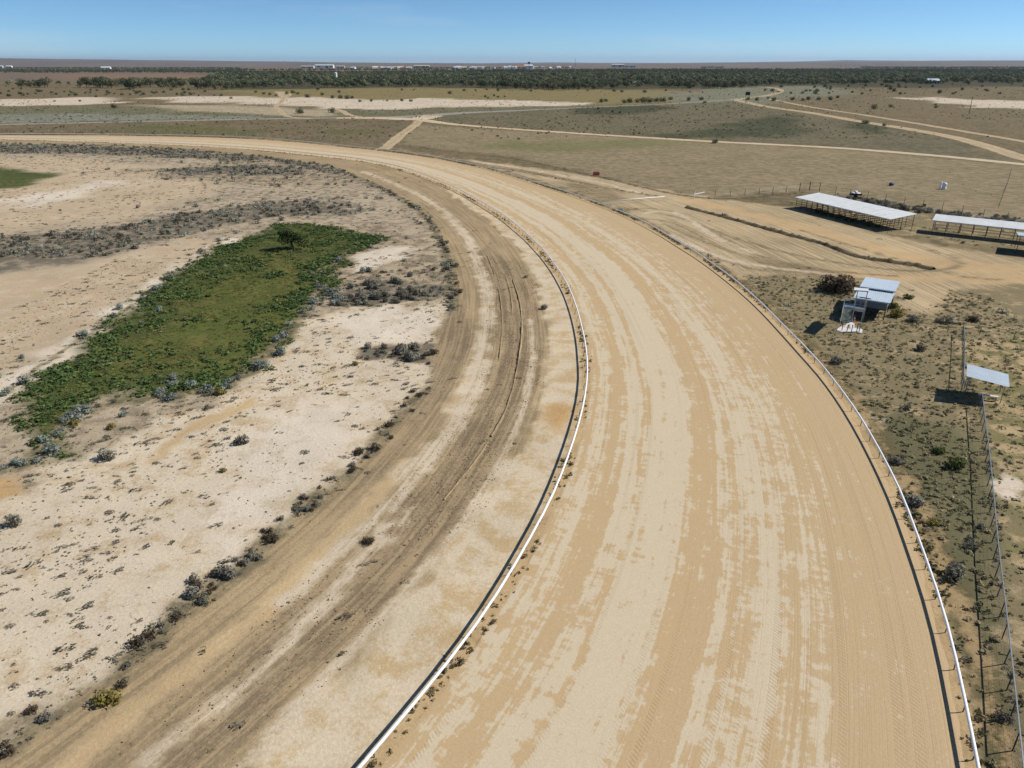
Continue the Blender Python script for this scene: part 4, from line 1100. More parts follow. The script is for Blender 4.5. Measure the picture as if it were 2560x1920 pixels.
# marker posts and signs by the junction
for x, y, lab in ((958,366,'white marker post where the dirt road meets the track'),(1109,289.5,'white guide post at the bend of the sealed road'),(1397,327,'white guide post by the gravel road opposite the paddock'),(1234,316,'white guide post beside the yellow sign road')):
    p = G(x, y); o = thing('guide_post', (p[0], p[1], 0), lab, 'post')
    MB().box((0,0,.55),(.16,.1,1.25)).build('stake', WHITE, o); MB().box((0,-.053,1.0),(.12,.01,.12)).build('reflector', RED, o)
p = G(1095.5, 305.5); o = thing('road_sign', (p[0], p[1], 0), 'small yellow road sign near the junction', 'sign')
MB().tube([(0,0,-.2),(0,0,2.3)], .04, 6).build('pole', GALV, o)
MB().box((0,-.06,2.05),(1.0,.04,1.0),0,(math.pi/4,'Y')).build('plate', YELLOW, o)
# big dark board by the woodland road
p = G(1867.5, 250); o = thing('notice_board', (p[0], p[1], 0), 'large black board on posts beside the woodland road', 'board')
for x in (-1.4, 1.4): MB().tube([(x,0,-.3),(x,0,6.0)], .13, 8).build('post', DARKSTEEL, o)
MB().box((0,-.2,4.9),(3.8,.2,2.5)).build('panel', BLACK, o)
# leaning power pole
p = G(2422.5, 285); q = (3.1, 0)
o = thing('power_pole', (p[0], p[1], 0), 'thin dark timber power pole standing on the plain', 'pole')
MB().tube([(0,0,-.5),(-.35,0,9.6)], [.2,.13], 10).build('pole', TIMBER, o)
MB().box((-.33,0,9.1),(2.4,.14,.16)).build('crossarm', TIMBER, o)
for x in (-1.4,.75): MB().tube([(x,0,9.18),(x,0,9.42)], .07, 8).build('insulator', WHITE, o)

# ------------------------------------------------------------------ the town far away
def house(px, py, w, d, h, rz, wall_mat, roof_mat, label, group=None, flat=False, name='house'):
    p = G(px, py); o = thing(name, (p[0], p[1], 0), label, 'building', group, rz)
    m = MB(); m.box((0,0,h/2),(w,d,h)); m.build('wall', wall_mat, o)
    r = h + (w*.04 if flat else min(w,d)*.28); e_ = .6
    X, Y = w/2 + e_, d/2 + e_
    MB().add([(-X,-Y,h),(X,-Y,h),(X,Y,h),(-X,Y,h),(-X,0,r),(X,0,r)], [(0,1,5,4),(2,3,4,5),(1,2,5),(3,0,4),(3,2,1,0)]).build('roof', roof_mat, o)
    MB().box((w*.15,-d/2-.03,h*.4),(w*.12,.1,h*.7)).build('door', WINDOWM, o)
    for s in (-.3,.38): MB().box((w*s,-d/2-.03,h*.55),(w*.14,.1,h*.35)).build('window', WINDOWM, o)
    return o
TOWN_ROOF = plain('town_roof', (214,214,210), .6, .2, 0, .1, .2)
ROOFS = [TOWN_ROOF, TOWN_ROOF, BLUE_ROOF, plain('cream_roof', (222,208,180), .6), plain('terracotta_roof', (186,120,84), .7), plain('grey_roof', (150,152,152), .6)]
house(812, 170.2, 105, 40, 15, .05, WHITE, WHITE_ROOF, 'largest white industrial shed in the far town', flat=True, name='industrial_shed')
house(770, 170.6, 70, 30, 10, .02, PALEWALL, ROOFS[3], 'long cream shed beside the largest white town shed', flat=True, name='industrial_shed')
house(852, 170.8, 45, 25, 11, .1, PALEWALL, WHITE_ROOF, 'smaller pale shed on the town side of the largest shed', flat=True, name='industrial_shed')
house(1055, 170.6, 85, 30, 13, .04, PALEWALL, ROOFS[3], 'long cream hall among the town houses', flat=True, name='industrial_shed')
house(1544, 168.2, 85, 30, 17, .02, PALEWALL, WHITE_ROOF, 'white shed standing apart from the town', flat=True, name='industrial_shed')
house(1574, 168.6, 75, 26, 12, .06, PALEWALL, ROOFS[5], 'grey roofed shed beside the white shed apart from town', flat=True, name='industrial_shed')
house(1304, 173.6, 40, 20, 11, .02, PALEWALL, ROOFS[4], 'orange roofed building at the edge of the town', name='industrial_shed')
house(1321, 171.6, 45, 22, 14, .1, WHITE, WHITE_ROOF, 'tall white building below the water tower', name='industrial_shed')
house(266, 174.4, 38, 16, 9, .1, WHITE, WHITE_ROOF, 'white farm shed on the red plain', name='farm_shed')
house(24, 170.4, 30, 14, 10, .0, WHITE, WHITE_ROOF, 'white farm shed beside the second farm shed on the plain', name='farm_shed')
house(1, 170.2, 30, 14, 10, .2, WHITE, ROOFS[2], 'pale farm shed with blue roof on the plain', name='farm_shed')
house(2329, 210.0, 17, 10, 4.5, .1, PALEWALL, BLUE_ROOF, 'pale house at the edge of the woodland', name='house')
rs = random.Random(5)
for i in range(46):
    x = rs.choice([rs.uniform(880, 1040), rs.uniform(930, 1030), rs.uniform(1140, 1290), rs.uniform(1290, 1425), rs.uniform(830, 1430)])
    house(x, rs.uniform(169.6, 172.6), rs.uniform(14, 32), rs.uniform(12, 20), rs.uniform(4.5, 7.5), rs.uniform(-.6, .6), rs.choice([PALEWALL, WHITE]), rs.choice(ROOFS),
          'small pale roofed house in the far town', 'houses of the far town')
p = G(1322.5, 172.0); o = thing('water_tower', (p[0], p[1], 0), 'dark water tower rising above the far town', 'tower')
for s in ((-4,-4),(4,-4),(4,4),(-4,4)): MB().tube([(s[0],s[1],-1),(s[0]*.8,s[1]*.8,24)], .7, 6).build('leg', DARKSTEEL, o)
MB().tube([(0,0,24),(0,0,25),(0,0,31),(0,0,33)], [5,6.5,6.5,2], 16).build('tank', DARKSTEEL, o)
p = G(1437.8, 167.5); o = thing('radio_mast', (p[0], p[1], 0), 'thin radio mast on the horizon beyond the town', 'mast')
m = MB()
for s in ((-1,-.6),(1,-.6),(0,1.1)): m.tube([(s[0]*1.2,s[1]*1.2,-1),(s[0]*.5,s[1]*.5,58)], .3, 5)
m.build('lattice', DARKSTEEL, o)
m = MB()
for z in range(2, 58, 3): m.tube([(-1.1+z*.01,-.6,z),(1.1-z*.01,-.6,z+3)], .16, 4); m.tube([(1.1-z*.01,-.6,z),(0,1.1,z+3)], .16, 4)
m.build('bracing', DARKSTEEL, o)
p = G(840.5, 199); o = thing('storage_tank', (p[0], p[1], 0), 'white round storage tank standing among the woodland trees', 'tank')
MB().tube([(0,0,-.5),(0,0,11.5),(0,0,12.3)], [2.6,2.6,.6], 20).build('body', WHITE, o)

# ------------------------------------------------------------------ plants
def leaf_mat(name, rgb, rgb2=None, inst=True, rough=.85, transl=.25):
    m, nt, b = base_mat(name, rough, .12)
    r = N(nt, 'ShaderNodeObjectInfo').outputs['Random']
    geo = N(nt, 'ShaderNodeNewGeometry')
    if inst:
        c = mix_col(nt, r, tuple(lin(rgb)*K), tuple(lin(rgb2 or rgb)*K))
    else:
        c = N(nt, 'ShaderNodeAttribute', attribute_name='tint').outputs['Color']
    nz = noise_node(nt, geo.outputs['Position'], 1.1, 3, .6)
    c = mix_col(nt, 1.0, c, map_range(nt, nz, .3, .7, .75, 1.25), 'MULTIPLY')
    rl = geo.outputs['Random Per Island']
    c = mix_col(nt, 1.0, c, map_range(nt, rl, 0, 1, .72, 1.28), 'MULTIPLY')
    nt.links.new(c, b.inputs['Base Color'])
    tr = N(nt, 'ShaderNodeBsdfTranslucent'); nt.links.new(c, tr.inputs[0])
    mx = N(nt, 'ShaderNodeMixShader'); mx.inputs[0].default_value = transl
    out = nt.nodes['Material Output']
    nt.links.new(b.outputs[0], mx.inputs[1]); nt.links.new(tr.outputs[0], mx.inputs[2]); nt.links.new(mx.outputs[0], out.inputs[0])
    return m
LEAF_STUFF = leaf_mat('ground_cover_leaves', (100,100,80), inst=False)
SALTP = leaf_mat('pale_saltbush_leaves', (172,180,168), (138,146,132))
SALTB = leaf_mat('saltbush_leaves', (154,152,136), (120,116,102))
DRYB = leaf_mat('dry_bush_leaves', (118,100,74), (96,82,64))
GREENB = leaf_mat('green_bush_leaves', (108,116,66), (86,98,54))
YELB = leaf_mat('yellow_bush_leaves', (158,144,72), (136,126,66))
DARKB = leaf_mat('dark_twig_bush', (104,90,74), (88,80,66))
TREEL = leaf_mat('tree_leaves', (112,118,86), (90,98,70), True, .85, .2)
TREEL2 = leaf_mat('pale_tree_leaves', (130,130,100), (112,114,86), True, .85, .2)
BARK = plain('bark', (96,82,68), .9, .1, 0, .3, 2)

def leaves_on(centers, radii, n, leaf, g, flat=1.0, up=.35, shell=.55, aspect=2.0):
    """n leaf triangles through several ellipsoid lobes -> V (3n,3)"""
    k = len(centers); w = np.array([r[0]*r[0] for r in radii]); w = w/w.sum()
    which = g.choice(k, n, p=w)
    d = g.normal(size=(n, 3)); d /= np.linalg.norm(d, axis=1)[:, None]
    rad = (shell + (1 - shell)*g.random(n)**.6)[:, None]
    C = np.array(centers)[which] + d*np.array(radii)[which]*rad
    nrm = d + g.normal(size=(n, 3))*.5 + np.array([0, 0, up]); nrm /= np.linalg.norm(nrm, axis=1)[:, None]
    t = np.cross(nrm, g.normal(size=(n, 3))); t /= np.linalg.norm(t, axis=1)[:, None] + 1e-9
    b = np.cross(nrm, t)
    s = leaf*(.6 + .8*g.random(n))[:, None]
    V = np.stack([C - t*s*.5 - b*s*.4, C + t*s*.5*.6 - b*s*.4, C + b*s*.5*aspect*.7], 1)
    return V.reshape(-1, 3)

def bush_mesh(name, r, h, n, leaf, seed, lobes=5, mat=None, stems=True):
    g = np.random.default_rng(seed)
    cs = []; rs_ = []
    for i in range(lobes):
        a = g.uniform(0, 2*math.pi); q = r*.55*math.sqrt(g.random())
        hh = h*(.35 + .25*g.random())
        cs.append((q*math.cos(a), q*math.sin(a), hh*.9)); rs_.append((r*g.uniform(.4, .6), r*g.uniform(.4, .6), hh))
    V = leaves_on(cs, rs_, n, leaf, g)
    V[:, 2] = np.maximum(V[:, 2], -.02)
    F = np.arange(len(V)).reshape(-1, 3)
    me = new_mesh(name, V, F)
    if mat: me.materials.append(mat)
    return me

def stem_mesh(r, h, seed):
    g = np.random.default_rng(seed); m = MB()
    for i in range(5):
        a = g.uniform(0, 6.28); m.tube([(0, 0, -.08), (r*.3*math.cos(a), r*.3*math.sin(a), h*.4), (r*.6*math.cos(a), r*.6*math.sin(a), h*.75)], [.02*r*2, .015*r*2, .006*r*2], 4, False)
    me = m.mesh('bush_stems'); me.materials.append(BARK); return me

# ---- scatter: candidate points in the ground seen by the camera
def scatter(n, box, key, seed):
    g = np.random.default_rng(seed)
    P = np.stack([g.uniform(box[0], box[1], n), g.uniform(box[2], box[3], n)], 1)
    area = (box[1] - box[0])*(box[3] - box[2])/n
    R = paint(P)[:, key]
    return P, R*area, g

def on_track(P, margin=0.2):
    d, s, _ = line_dist(P, INNER[::3]); t, so, _ = line_dist(P, OUTER[::3])
    return (d*s < -margin) & (t*so > margin - .55)

def visible(P, pad=140):
    depth = P[:, 1]*CP + H*SP
    px = PW/2 + FPX*P[:, 0]/depth; py = PH/2 + FPX*(-P[:, 1]*SP + H*CP)/depth
    return (px > -pad) & (px < PW + pad) & (py < PH + pad)

def stuff_mesh(name, P, size, height, tint, variants, label, seed, sink=.02, stretch=None):
    """many small plants joined into one mesh"""
    g = np.random.default_rng(seed); n = len(P)
    if n == 0: return None
    vi = g.integers(0, len(variants), n); Vs = []; Ts = []
    z = gz(P[:, 0], P[:, 1])
    for k, var in enumerate(variants):
        ix = np.nonzero(vi == k)[0]
        if len(ix) == 0: continue
        a = g.uniform(0, 2*math.pi, len(ix)); ca, sa = np.cos(a)[:, None], np.sin(a)[:, None]
        kx, ky = 1.0, 1.0
        if stretch:      # plants drawn out along the wind
            a = stretch[0] + g.normal(size=len(ix))*.35; ca, sa = np.cos(a)[:, None], np.sin(a)[:, None]
            kx, ky = stretch[1], stretch[2]
        s = size[ix][:, None]; h = height[ix][:, None]
        x = (var[None, :, 0]*kx*ca - var[None, :, 1]*ky*sa)*s + P[ix, 0][:, None]
        y = (var[None, :, 0]*kx*sa + var[None, :, 1]*ky*ca)*s + P[ix, 1][:, None]
        zz = var[None, :, 2]*h + z[ix][:, None] - sink
        Vs.append(np.stack([x, y, zz], -1).reshape(-1, 3)); Ts.append(np.repeat(tint[ix], var.shape[0], 0))
    V = np.concatenate(Vs); Tn = np.concatenate(Ts)
    me = new_mesh(name, V, np.arange(len(V)).reshape(-1, 3)); add_attr(me, 'tint', Tn, 'FLOAT_COLOR')
    return tag(link(name, me, LEAF_STUFF), label, kind='stuff')

def unit_clump(n, leaf, seed, lobes=3, up=.35):
    g = np.random.default_rng(seed); cs = []; rs_ = []
    for i in range(lobes):
        a = g.uniform(0, 6.28); q = .5*math.sqrt(g.random()); cs.append((q*math.cos(a), q*math.sin(a), .4)); rs_.append((.5, .5, .45*g.uniform(.7, 1.1)))
    V = leaves_on(cs, rs_, n, leaf, g, up=up); V[:, 2] = np.maximum(V[:, 2], 0); return V

def tints(n, cols, g, jit=.12):
    C = np.array([lin(c)*K for c in cols]); t = C[g.integers(0, len(C), n)]
    return t*(1 + jit*g.normal(size=(n, 1)))

BIGV = [unit_clump(34, .42, 100 + i, 4) for i in range(5)]
SMALLV = [unit_clump(14, .55, 120 + i, 3) for i in range(6)]
MATV = [unit_clump(26, .34, 160 + i, 4) for i in range(7)]
TUFTV = [unit_clump(13, .50, 140 + i, 3, .25) for i in range(7)]

# saltbush: the largest 300 are things of their own, the rest ground cover
near_box = (-62, 62, 14, 110); far_box = (-330, 330, 110, 420)
def gather(key, n_near, n_far, seed, dens_far=.5):
    P1, w1, g1 = scatter(n_near, near_box, key, seed); k1 = g1.random(n_near) < w1
    P2, w2, g2 = scatter(n_far, far_box, key, seed + 1); k2 = g2.random(n_far) < w2*dens_far
    P = np.concatenate([P1[k1], P2[k2]])
    P = P[visible(P)]
    return P[~on_track(P)]
SBP = gather(9, 45000, 110000, 31, .55)
g = np.random.default_rng(3)
sb_size = .28 + .55*g.random(len(SBP))**2
dist = np.hypot(SBP[:, 0], SBP[:, 1])
order = np.argsort(-(sb_size/dist))
ind = order[:230]
rest = order[230:]
print('saltbush', len(SBP))
SBM = [bush_mesh('saltbush_foliage', .6, .62, 230, .13, 200 + i, 5, SALTB) for i in range(5)]
SBMP = [bush_mesh('pale_saltbush_foliage', .6, .62, 230, .13, 240 + i, 5, SALTP) for i in range(4)]
SBM2 = [bush_mesh('dark_bush_foliage', .6, .5, 210, .12, 210 + i, 5, DARKB) for i in range(3)]
STM = [stem_mesh(.6, .6, 220 + i) for i in range(3)]
gpoly = GA(green_px)
def bush(name, p, s, foliage, stem, label, cat, group, sz=1.0):
    z = float(gz(p[0], p[1])[0])
    o = thing(name, (p[0], p[1], z - .01), label, cat, group, random.uniform(0, 6.28)); o.scale = (s, s, s*sz)
    link('foliage', foliage, None, o); link('stems', stem, None, o)
    return o
sdg = poly_sd(SBP, gpoly); ddr, _, _ = line_dist(SBP, RIM[::2])
ttrk, tside, _ = line_dist(SBP, OUTER[::3])
for q, i in enumerate(ind):
    p = SBP[i]; s = sb_size[i]/.6*1.15
    if tside[i] < 0 and p[0] > 0:
        bush('saltbush', p, s, SBM[q % 5], STM[q % 3], 'grey saltbush growing in the scrub outside the outer rail', 'bush', 'saltbush outside the outer rail')
    elif sdg[i] > -4:
        bush('saltbush', p, s*random.uniform(.6, 1.1), SBMP[q % 4], STM[q % 3], 'pale blue-grey saltbush fringing the green hollow', 'bush', 'saltbush fringing the green hollow')
    elif ddr[i] < 3.5:
        s *= .72; m_ = q % 2 == 0
        bush('saltbush', p, s, (SBM2[q % 3] if m_ else SBM[q % 5]), STM[q % 3], 'dark twiggy bush on the rim between infield and service strip' if m_ else 'grey saltbush on the rim between infield and service strip', 'bush', 'dark bushes on the infield rim' if m_ else 'saltbush on the infield rim')
    else:
        bush('saltbush', p, s, SBM[q % 5], STM[q % 3], 'grey saltbush on the open sandy infield', 'bush', 'saltbush on the open infield')
gr = np.random.default_rng(4)
stuff_mesh('saltbush_cover', SBP[rest], sb_size[rest]*1.15, sb_size[rest]*1.05, tints(len(rest), [(168,168,152),(144,142,126),(122,116,100),(104,96,82),(156,156,140)], gr), BIGV, 'massed grey saltbush covering parts of the infield', 41)

# low dark mats on the sand
MP = gather(10, 70000, 110000, 51, .8)
MP = MP[np.random.default_rng(9).random(len(MP)) < .25 + 1.1*smooth(.40, .62, fbm(MP[:, 0]/5, MP[:, 1]/5, 71, 3))]
ms = .10 + .52*np.random.default_rng(8).random(len(MP))**2.0
print('mats', len(MP))
stuff_mesh('mat_plants', MP, ms, ms*.38, tints(len(MP), [(130,124,108),(112,106,92),(144,136,116),(120,114,94)], gr), MATV, 'scattered low dark mat plants on the sand', 52, stretch=(.45, 1.35, .75))
_P, _w, _g = scatter(120000, near_box, 10, 57)
_P = _P[_g.random(len(_P)) < 3.2*_w*(.35 + 1.2*smooth(.42, .6, fbm(_P[:, 0]/7, _P[:, 1]/7, 58, 3)))]
_P = _P[visible(_P)]; _P = _P[~on_track(_P)]
_s = .04 + .13*_g.random(len(_P))**2
stuff_mesh('tiny_tufts', _P, _s, _s*.7, tints(len(_P), [(134,128,108),(118,112,94),(150,142,116),(126,124,96)], _g), [unit_clump(5, .9, 170 + i, 2) for i in range(6)], 'fine speckle of tiny dry tufts on the sand', 59)
# green herbage of the hollow
GRP = gather(11, 40000, 20000, 61, .35)
GRP = GRP[poly_sd(GRP, gpoly) < -2]
_lo, _hi = gpoly.min(0) - 2, gpoly.max(0) + 2
_P, _w, _g = scatter(70000, (_lo[0], _hi[0], _lo[1], _hi[1]), 11, 63)
_P = _P[_g.random(len(_P)) < _w]
_P = _P[poly_sd(_P, gpoly) >= -2]
GRP = np.concatenate([GRP, _P])
print('grass', len(GRP))
gs = .16 + .26*gr.random(len(GRP))
sdg = poly_sd(GRP, gpoly); edge = smooth(7, 1, sdg)*(sdg > -2)
tn = tints(len(GRP), [(112,120,62),(130,130,72),(102,114,56)], gr); tn2 = tints(len(GRP), [(96,118,66),(110,126,76),(86,106,60)], gr)
patch = fbm(GRP[:, 0]/3.5, GRP[:, 1]/5.0, 87, 4)
mm = (gr.random(len(GRP)) < np.clip(.10 + .70*edge + 1.6*(patch - .50), 0, 1))[:, None]
dull = smooth(.52, .66, fbm(GRP[:, 0]/6, GRP[:, 1]/8, 88, 3))[:, None]
tn = tn*(1 - .6*dull) + .6*dull*lin((138,126,80))*K
out_ = sdg < -2.5
mm[out_] = False; gs = gs*(.6 + 1.1*patch)*np.where(out_, .5, 1.0)
keep_ = gr.random(len(GRP)) < np.clip(1.15 - .9*smooth(.56, .70, fbm(GRP[:, 0]/2.2, GRP[:, 1]/2.2, 89, 3)), .1, 1)
GRP, gs, tn, tn2, mm = GRP[keep_], gs[keep_], tn[keep_], tn2[keep_], mm[keep_]
stuff_mesh('green_herbage', GRP, gs*(1 + .5*mm[:, 0]), gs*(.30 + .62*mm[:, 0]), np.where(mm, tn2, tn), TUFTV, 'thick green herbs and grass in the hollow', 62)
# dry tussocks outside the rail
DP = gather(12, 110000, 40000, 71, .4)
print('dry', len(DP))
ds = .10 + .30*gr.random(len(DP))**2
stuff_mesh('dry_tussocks', DP, ds, ds*.8, tints(len(DP), [(170,154,118),(150,140,108),(146,142,108),(178,162,126),(132,130,98)], gr), SMALLV, 'dry brown and olive tussocks in the scrub', 72)

# low scrub over the far fields
_P, _w, _g = scatter(60000, (-950, 950, 300, 1150), 12, 75)
_P = _P[(_g.random(len(_P)) < _w*(.3 + 1.6*smooth(.42, .62, fbm(_P[:, 0]/24, _P[:, 1]/60, 73, 3)))) & (np.abs(_P[:, 0]) < .8*_P[:, 1] + 20)]
_P = _P[~on_track(_P)]
_s = .30 + .75*_g.random(len(_P))**3
stuff_mesh('plain_scrub', _P, _s, _s*.8, tints(len(_P), [(130,122,90),(116,112,82),(138,128,96),(108,106,76)], _g), SMALLV, 'low scrub dotted over the far fields', 76)

# weeds in a line under the rails
def rail_weeds(curve, nrm, off, n, seed, name, label, s0, s1, cols):
    g = np.random.default_rng(seed); Sx = np.concatenate([[0], np.cumsum(np.linalg.norm(np.diff(curve, axis=0), axis=1))])
    s = g.uniform(s0, s1, n*3); keep = g.random(n*3) < smooth(.40, .62, fbm(s/6, s*0, seed, 3)); s = s[keep]
    o = off + g.normal(size=len(s))*.28
    P = np.stack([np.interp(s, Sx, curve[:, 0]) + np.interp(s, Sx, nrm[:, 0])*o, np.interp(s, Sx, curve[:, 1]) + np.interp(s, Sx, nrm[:, 1])*o], 1)
    sz = .10 + .22*g.random(len(s))**2
    stuff_mesh(name, P, sz, sz*.9, tints(len(s), cols, g), SMALLV, label, seed)
WC = [(134,124,90),(118,116,78),(150,134,102),(112,104,84)]
rail_weeds(INNER, Ni, .05, 900, 81, 'rail_weeds', 'thin weeds growing under the inside rail', 20, S[-1] - 80, WC)
rail_weeds(OUTER, No, -.55, 2600, 82, 'rail_weeds', 'weedy verge growing under the outside rail', 10, So[-1] - 80, WC + [(120,116,74),(140,126,92)])

# ---- bushes that stand out one by one
special = [
 # px, py, radius m, kind, label
 (272,1752,.75,'yellow','yellow-green bush at the edge of the service strip'),
 (2390,1168,1.0,'green','dark green bush beside the long mesh fence'),
 (2340,1130,.7,'green','smaller dark green bush near the long mesh fence'),
 (2424,1368,.55,'salt','blue-grey saltbush between outer rail and mesh fence'),
 (2510,1800,.5,'salt','pale saltbush against the long mesh fence'),
 (2292,1290,.35,'green','green clump beside the outside rail'),
 (2330,1312,.45,'yellow','olive clump outside the outer rail'),
 (2266,1022,.6,'salt','lone saltbush below the tower paddock'),
 (2098,728,3.0,'dark','big dark twiggy bush behind the stair tower'),
 (2066,722,1.4,'green','green shrub beside the dark twiggy bush'),
 (2240,790,1.2,'yellow','olive bush at the corner of the raised hut'),
 (2232,770,.9,'green','green bush beside the raised hut'),
 (2270,745,.8,'green','green bush on the road side of the raised hut'),
 (2370,806,.8,'salt','grey saltbush at the pipe fence'),
 (2430,802,.9,'dark','dark dead bush behind the pipe fence'),
 (2345,806,.6,'salt','small saltbush left of the pipe fence saltbush'),
 (922,1356,.5,'dark','round dark bush alone on the service strip'),
 (556,985,.8,'yellow','yellow-olive bush at the tip of the green hollow'),
 (190,1060,.6,'yellow','golden bush among saltbush below the green hollow'),
 (278,1072,.55,'yellow','rusty gold bush among the saltbush fringe'),
 (888,912,.5,'yellow','golden bush on the bare white sand'),
 (560,1178,.4,'yellow','tiny yellow bush on the pale sand'),
]
KM = {'yellow': [bush_mesh('yellow_bush_foliage', .6, .55, 260, .12, 300 + i, 6, YELB) for i in range(2)],
      'green': [bush_mesh('green_bush_foliage', .6, .55, 300, .12, 310 + i, 6, GREENB) for i in range(2)],
      'salt': [bush_mesh('saltbush_foliage', .6, .6, 320, .11, 320 + i, 6, SALTB) for i in range(2)],
      'dark': [bush_mesh('dark_bush_foliage', .6, .55, 800, .075, 330 + i, 9, DARKB) for i in range(2)]}
NM = {'yellow': 'olive_bush', 'green': 'green_bush', 'salt': 'saltbush', 'dark': 'twig_bush'}
for i, (x, y, r, kd, lab) in enumerate(special):
    bush(NM[kd], G(x, y), r/.6, KM[kd][i % 2], STM[i % 3], lab, 'bush', None, .9)
# rows of dark bushes under the long shed
for i in range(9):
    t = .28 + .62*i/8; p = sh0 + e*t + np.array([.25, .9])
    bush('green_bush', p, 1.25 + .5*random.random(), KM['green'][i % 2], STM[i % 3], 'green bush growing inside the long white roofed shed', 'bush', 'bushes under the long shed')
for i in range(40):
    x = random.uniform(2130, 2560); y = np.interp(x, [2130, 2366, 2560], [505, 538, 566]) + random.uniform(-4, 5)
    bush('saltbush', G(x, y), 1.1 + .8*random.random(), KM['salt'][i % 2], STM[i % 3], 'grey saltbush in the row behind the two long sheds', 'bush', 'saltbush behind the sheds')

# ------------------------------------------------------------------ soil ridges: windrow and ruts
def ridge(name, px, w, h, label, seed, mat_type='windrow', gap=0.0):
    Q = resample(GA(px), .25); Tq, Nq = normals(Q); s = np.arange(len(Q))*.25
    prof = [(-1, 0), (-.5, .6), (0, 1), (.5, .55), (1, 0)]
    V = []
    hh = h*(.35 + 1.3*fbm(s/.8, s*0, seed, 3)); ww = w*(.7 + .6*fbm(s/1.5, s*0 + 3, seed, 2))
    if gap: hh = hh*smooth(gap, gap + .15, fbm(s/7, s*0 + 8, seed, 2))
    sh = .5*w*(fbm(s/1.2, s*0 + 9, seed, 3) - .5)
    for a, b in prof:
        p = Q + Nq*(a*ww + sh)[:, None]
        V.append(np.concatenate([p, (b*hh*(.8 + .4*vnoise(s/.3, s*0 + a*5, seed)) - (.04 if b == 0 else 0))[:, None]], 1))
    n = len(Q); V = np.stack(V, 1).reshape(-1, 3)
    i0 = np.arange(4)[None, :] + 5*np.arange(n - 1)[:, None]
    F = np.stack([i0, i0 + 5, i0 + 6, i0 + 1], -1).reshape(-1, 4)[:, ::-1].copy()
    me = new_mesh(name, V, F)
    t = np.tile(TYPES[mat_type], (len(V), 1))
    add_attr(me, 'earth_a', t[:, 0:3], 'FLOAT_COLOR'); add_attr(me, 'earth_b', t[:, 3:6], 'FLOAT_COLOR')
    add_attr(me, 'earth_par', t[:, 6:9], 'FLOAT_VECTOR'); add_attr(me, 'trk', V, 'FLOAT_VECTOR')
    return tag(link(name, me, EARTH), label, kind='stuff')
ridge('soil_ridge', [(1718,519),(1831,548),(1920,573),(2050,608),(2151,643),(2267,660),(2334,675)], .85, .34, 'rough windrow of dark clods across the yard', 91)
ridge('rut_edge', [(1282,700),(1300,760),(1304,830),(1296,900),(1284,960),(1262,1030),(1228,1092)], .13, .14, 'broken soil edge of the deep wheel rut', 92, 'gravel')
ridge('rut_edge', [(1222,1100),(1190,1150),(1150,1200),(1110,1250)], .10, .10, 'lower broken edge of the wheel rut', 93, 'gravel', .4)
ridge('rut_edge', [(1218,640),(1240,700),(1252,760),(1254,830),(1248,900)], .09, .09, 'second broken wheel rut beside the deep rut', 94, 'gravel', .35)
ridge('rut_edge', [(1256,670),(1275,730),(1282,800)], .08, .08, 'short rut between the deep ruts', 95, 'gravel', .3)
# clods on the service strip
gpolyG = GA(GRAVEL_PX); g = np.random.default_rng(66)
lo, hi = gpolyG.min(0), gpolyG.max(0)
CPt = np.stack([g.uniform(lo[0], hi[0], 26000), g.uniform(lo[1], min(hi[1], 110), 26000)], 1)
CPt = CPt[poly_sd(CPt, gpolyG) > -1.2]
CPt = CPt[g.random(len(CPt)) < smooth(.35, .6, fbm(CPt[:, 0]/3, CPt[:, 1]/3, 77))]
CPt = CPt[visible(CPt)][:9000]
tet = np.array([(1,0,0),(-.5,.86,0),(-.5,-.86,0),(0,0,.9)])
tv = tet[[0,1,3, 1,2,3, 2,0,3]]
cs_ = .02 + .05*g.random(len(CPt))**2
stuff_mesh('clods', CPt, cs_, cs_, tints(len(CPt), [(150,128,98),(120,104,82),(104,92,74)], g), [tv, tv*[.8, 1.2, 1.1]], 'loose clods and gravel on the service strip', 67, .0)

# ------------------------------------------------------------------ trees
def tree_meshes(seed, h, r, n, leaf, lobes, mat, trunkh=.35):
    g = np.random.default_rng(seed); cs = []; rs_ = []; limbs = []
    for i in range(lobes):
        a = g.uniform(0, 6.28); q = r*.62*math.sqrt(g.random()); z = h*(trunkh + .15 + (.72 - trunkh)*g.random())*(1 - .18*(q/r))
        cs.append((q*math.cos(a), q*math.sin(a), z)); k = r*g.uniform(.30, .5); rs_.append((k, k, k*.75)); limbs.append(cs[-1])
    V = leaves_on(cs, rs_, n, leaf, g, shell=.4)
    crown = new_mesh('tree_crown', V, np.arange(len(V)).reshape(-1, 3)); crown.materials.append(mat)
    m = MB(); bx, by = g.normal()*.15, g.normal()*.15
    m.tube([(0, 0, -.3), (bx*.5, by*.5, h*trunkh*.6), (bx, by, h*trunkh*1.1)], [.045*h*.8, .035*h*.8, .026*h*.8], 7)
    for c in limbs[:5]: m.tube([(bx, by, h*trunkh*.9), ((bx + c[0])*.55, (by + c[1])*.55, (h*trunkh + c[2])*.52), c], [.02*h, .014*h, .006*h], 5, False)
    trunk = m.mesh('tree_trunk'); trunk.materials.append(BARK)
    return crown, trunk
TREES = [tree_meshes(400 + i, 7.4, 4.8, 460, .75, 10 + i % 3, TREEL if i % 3 else TREEL2, .22) for i in range(7)]
SHRUBT = [(bush_mesh('shrub_crown', 2.3, 2.6, 330, .42, 420 + i, 8, TREEL if i % 2 else TREEL2), stem_mesh(2.0, 2.2, 430 + i)) for i in range(5)]
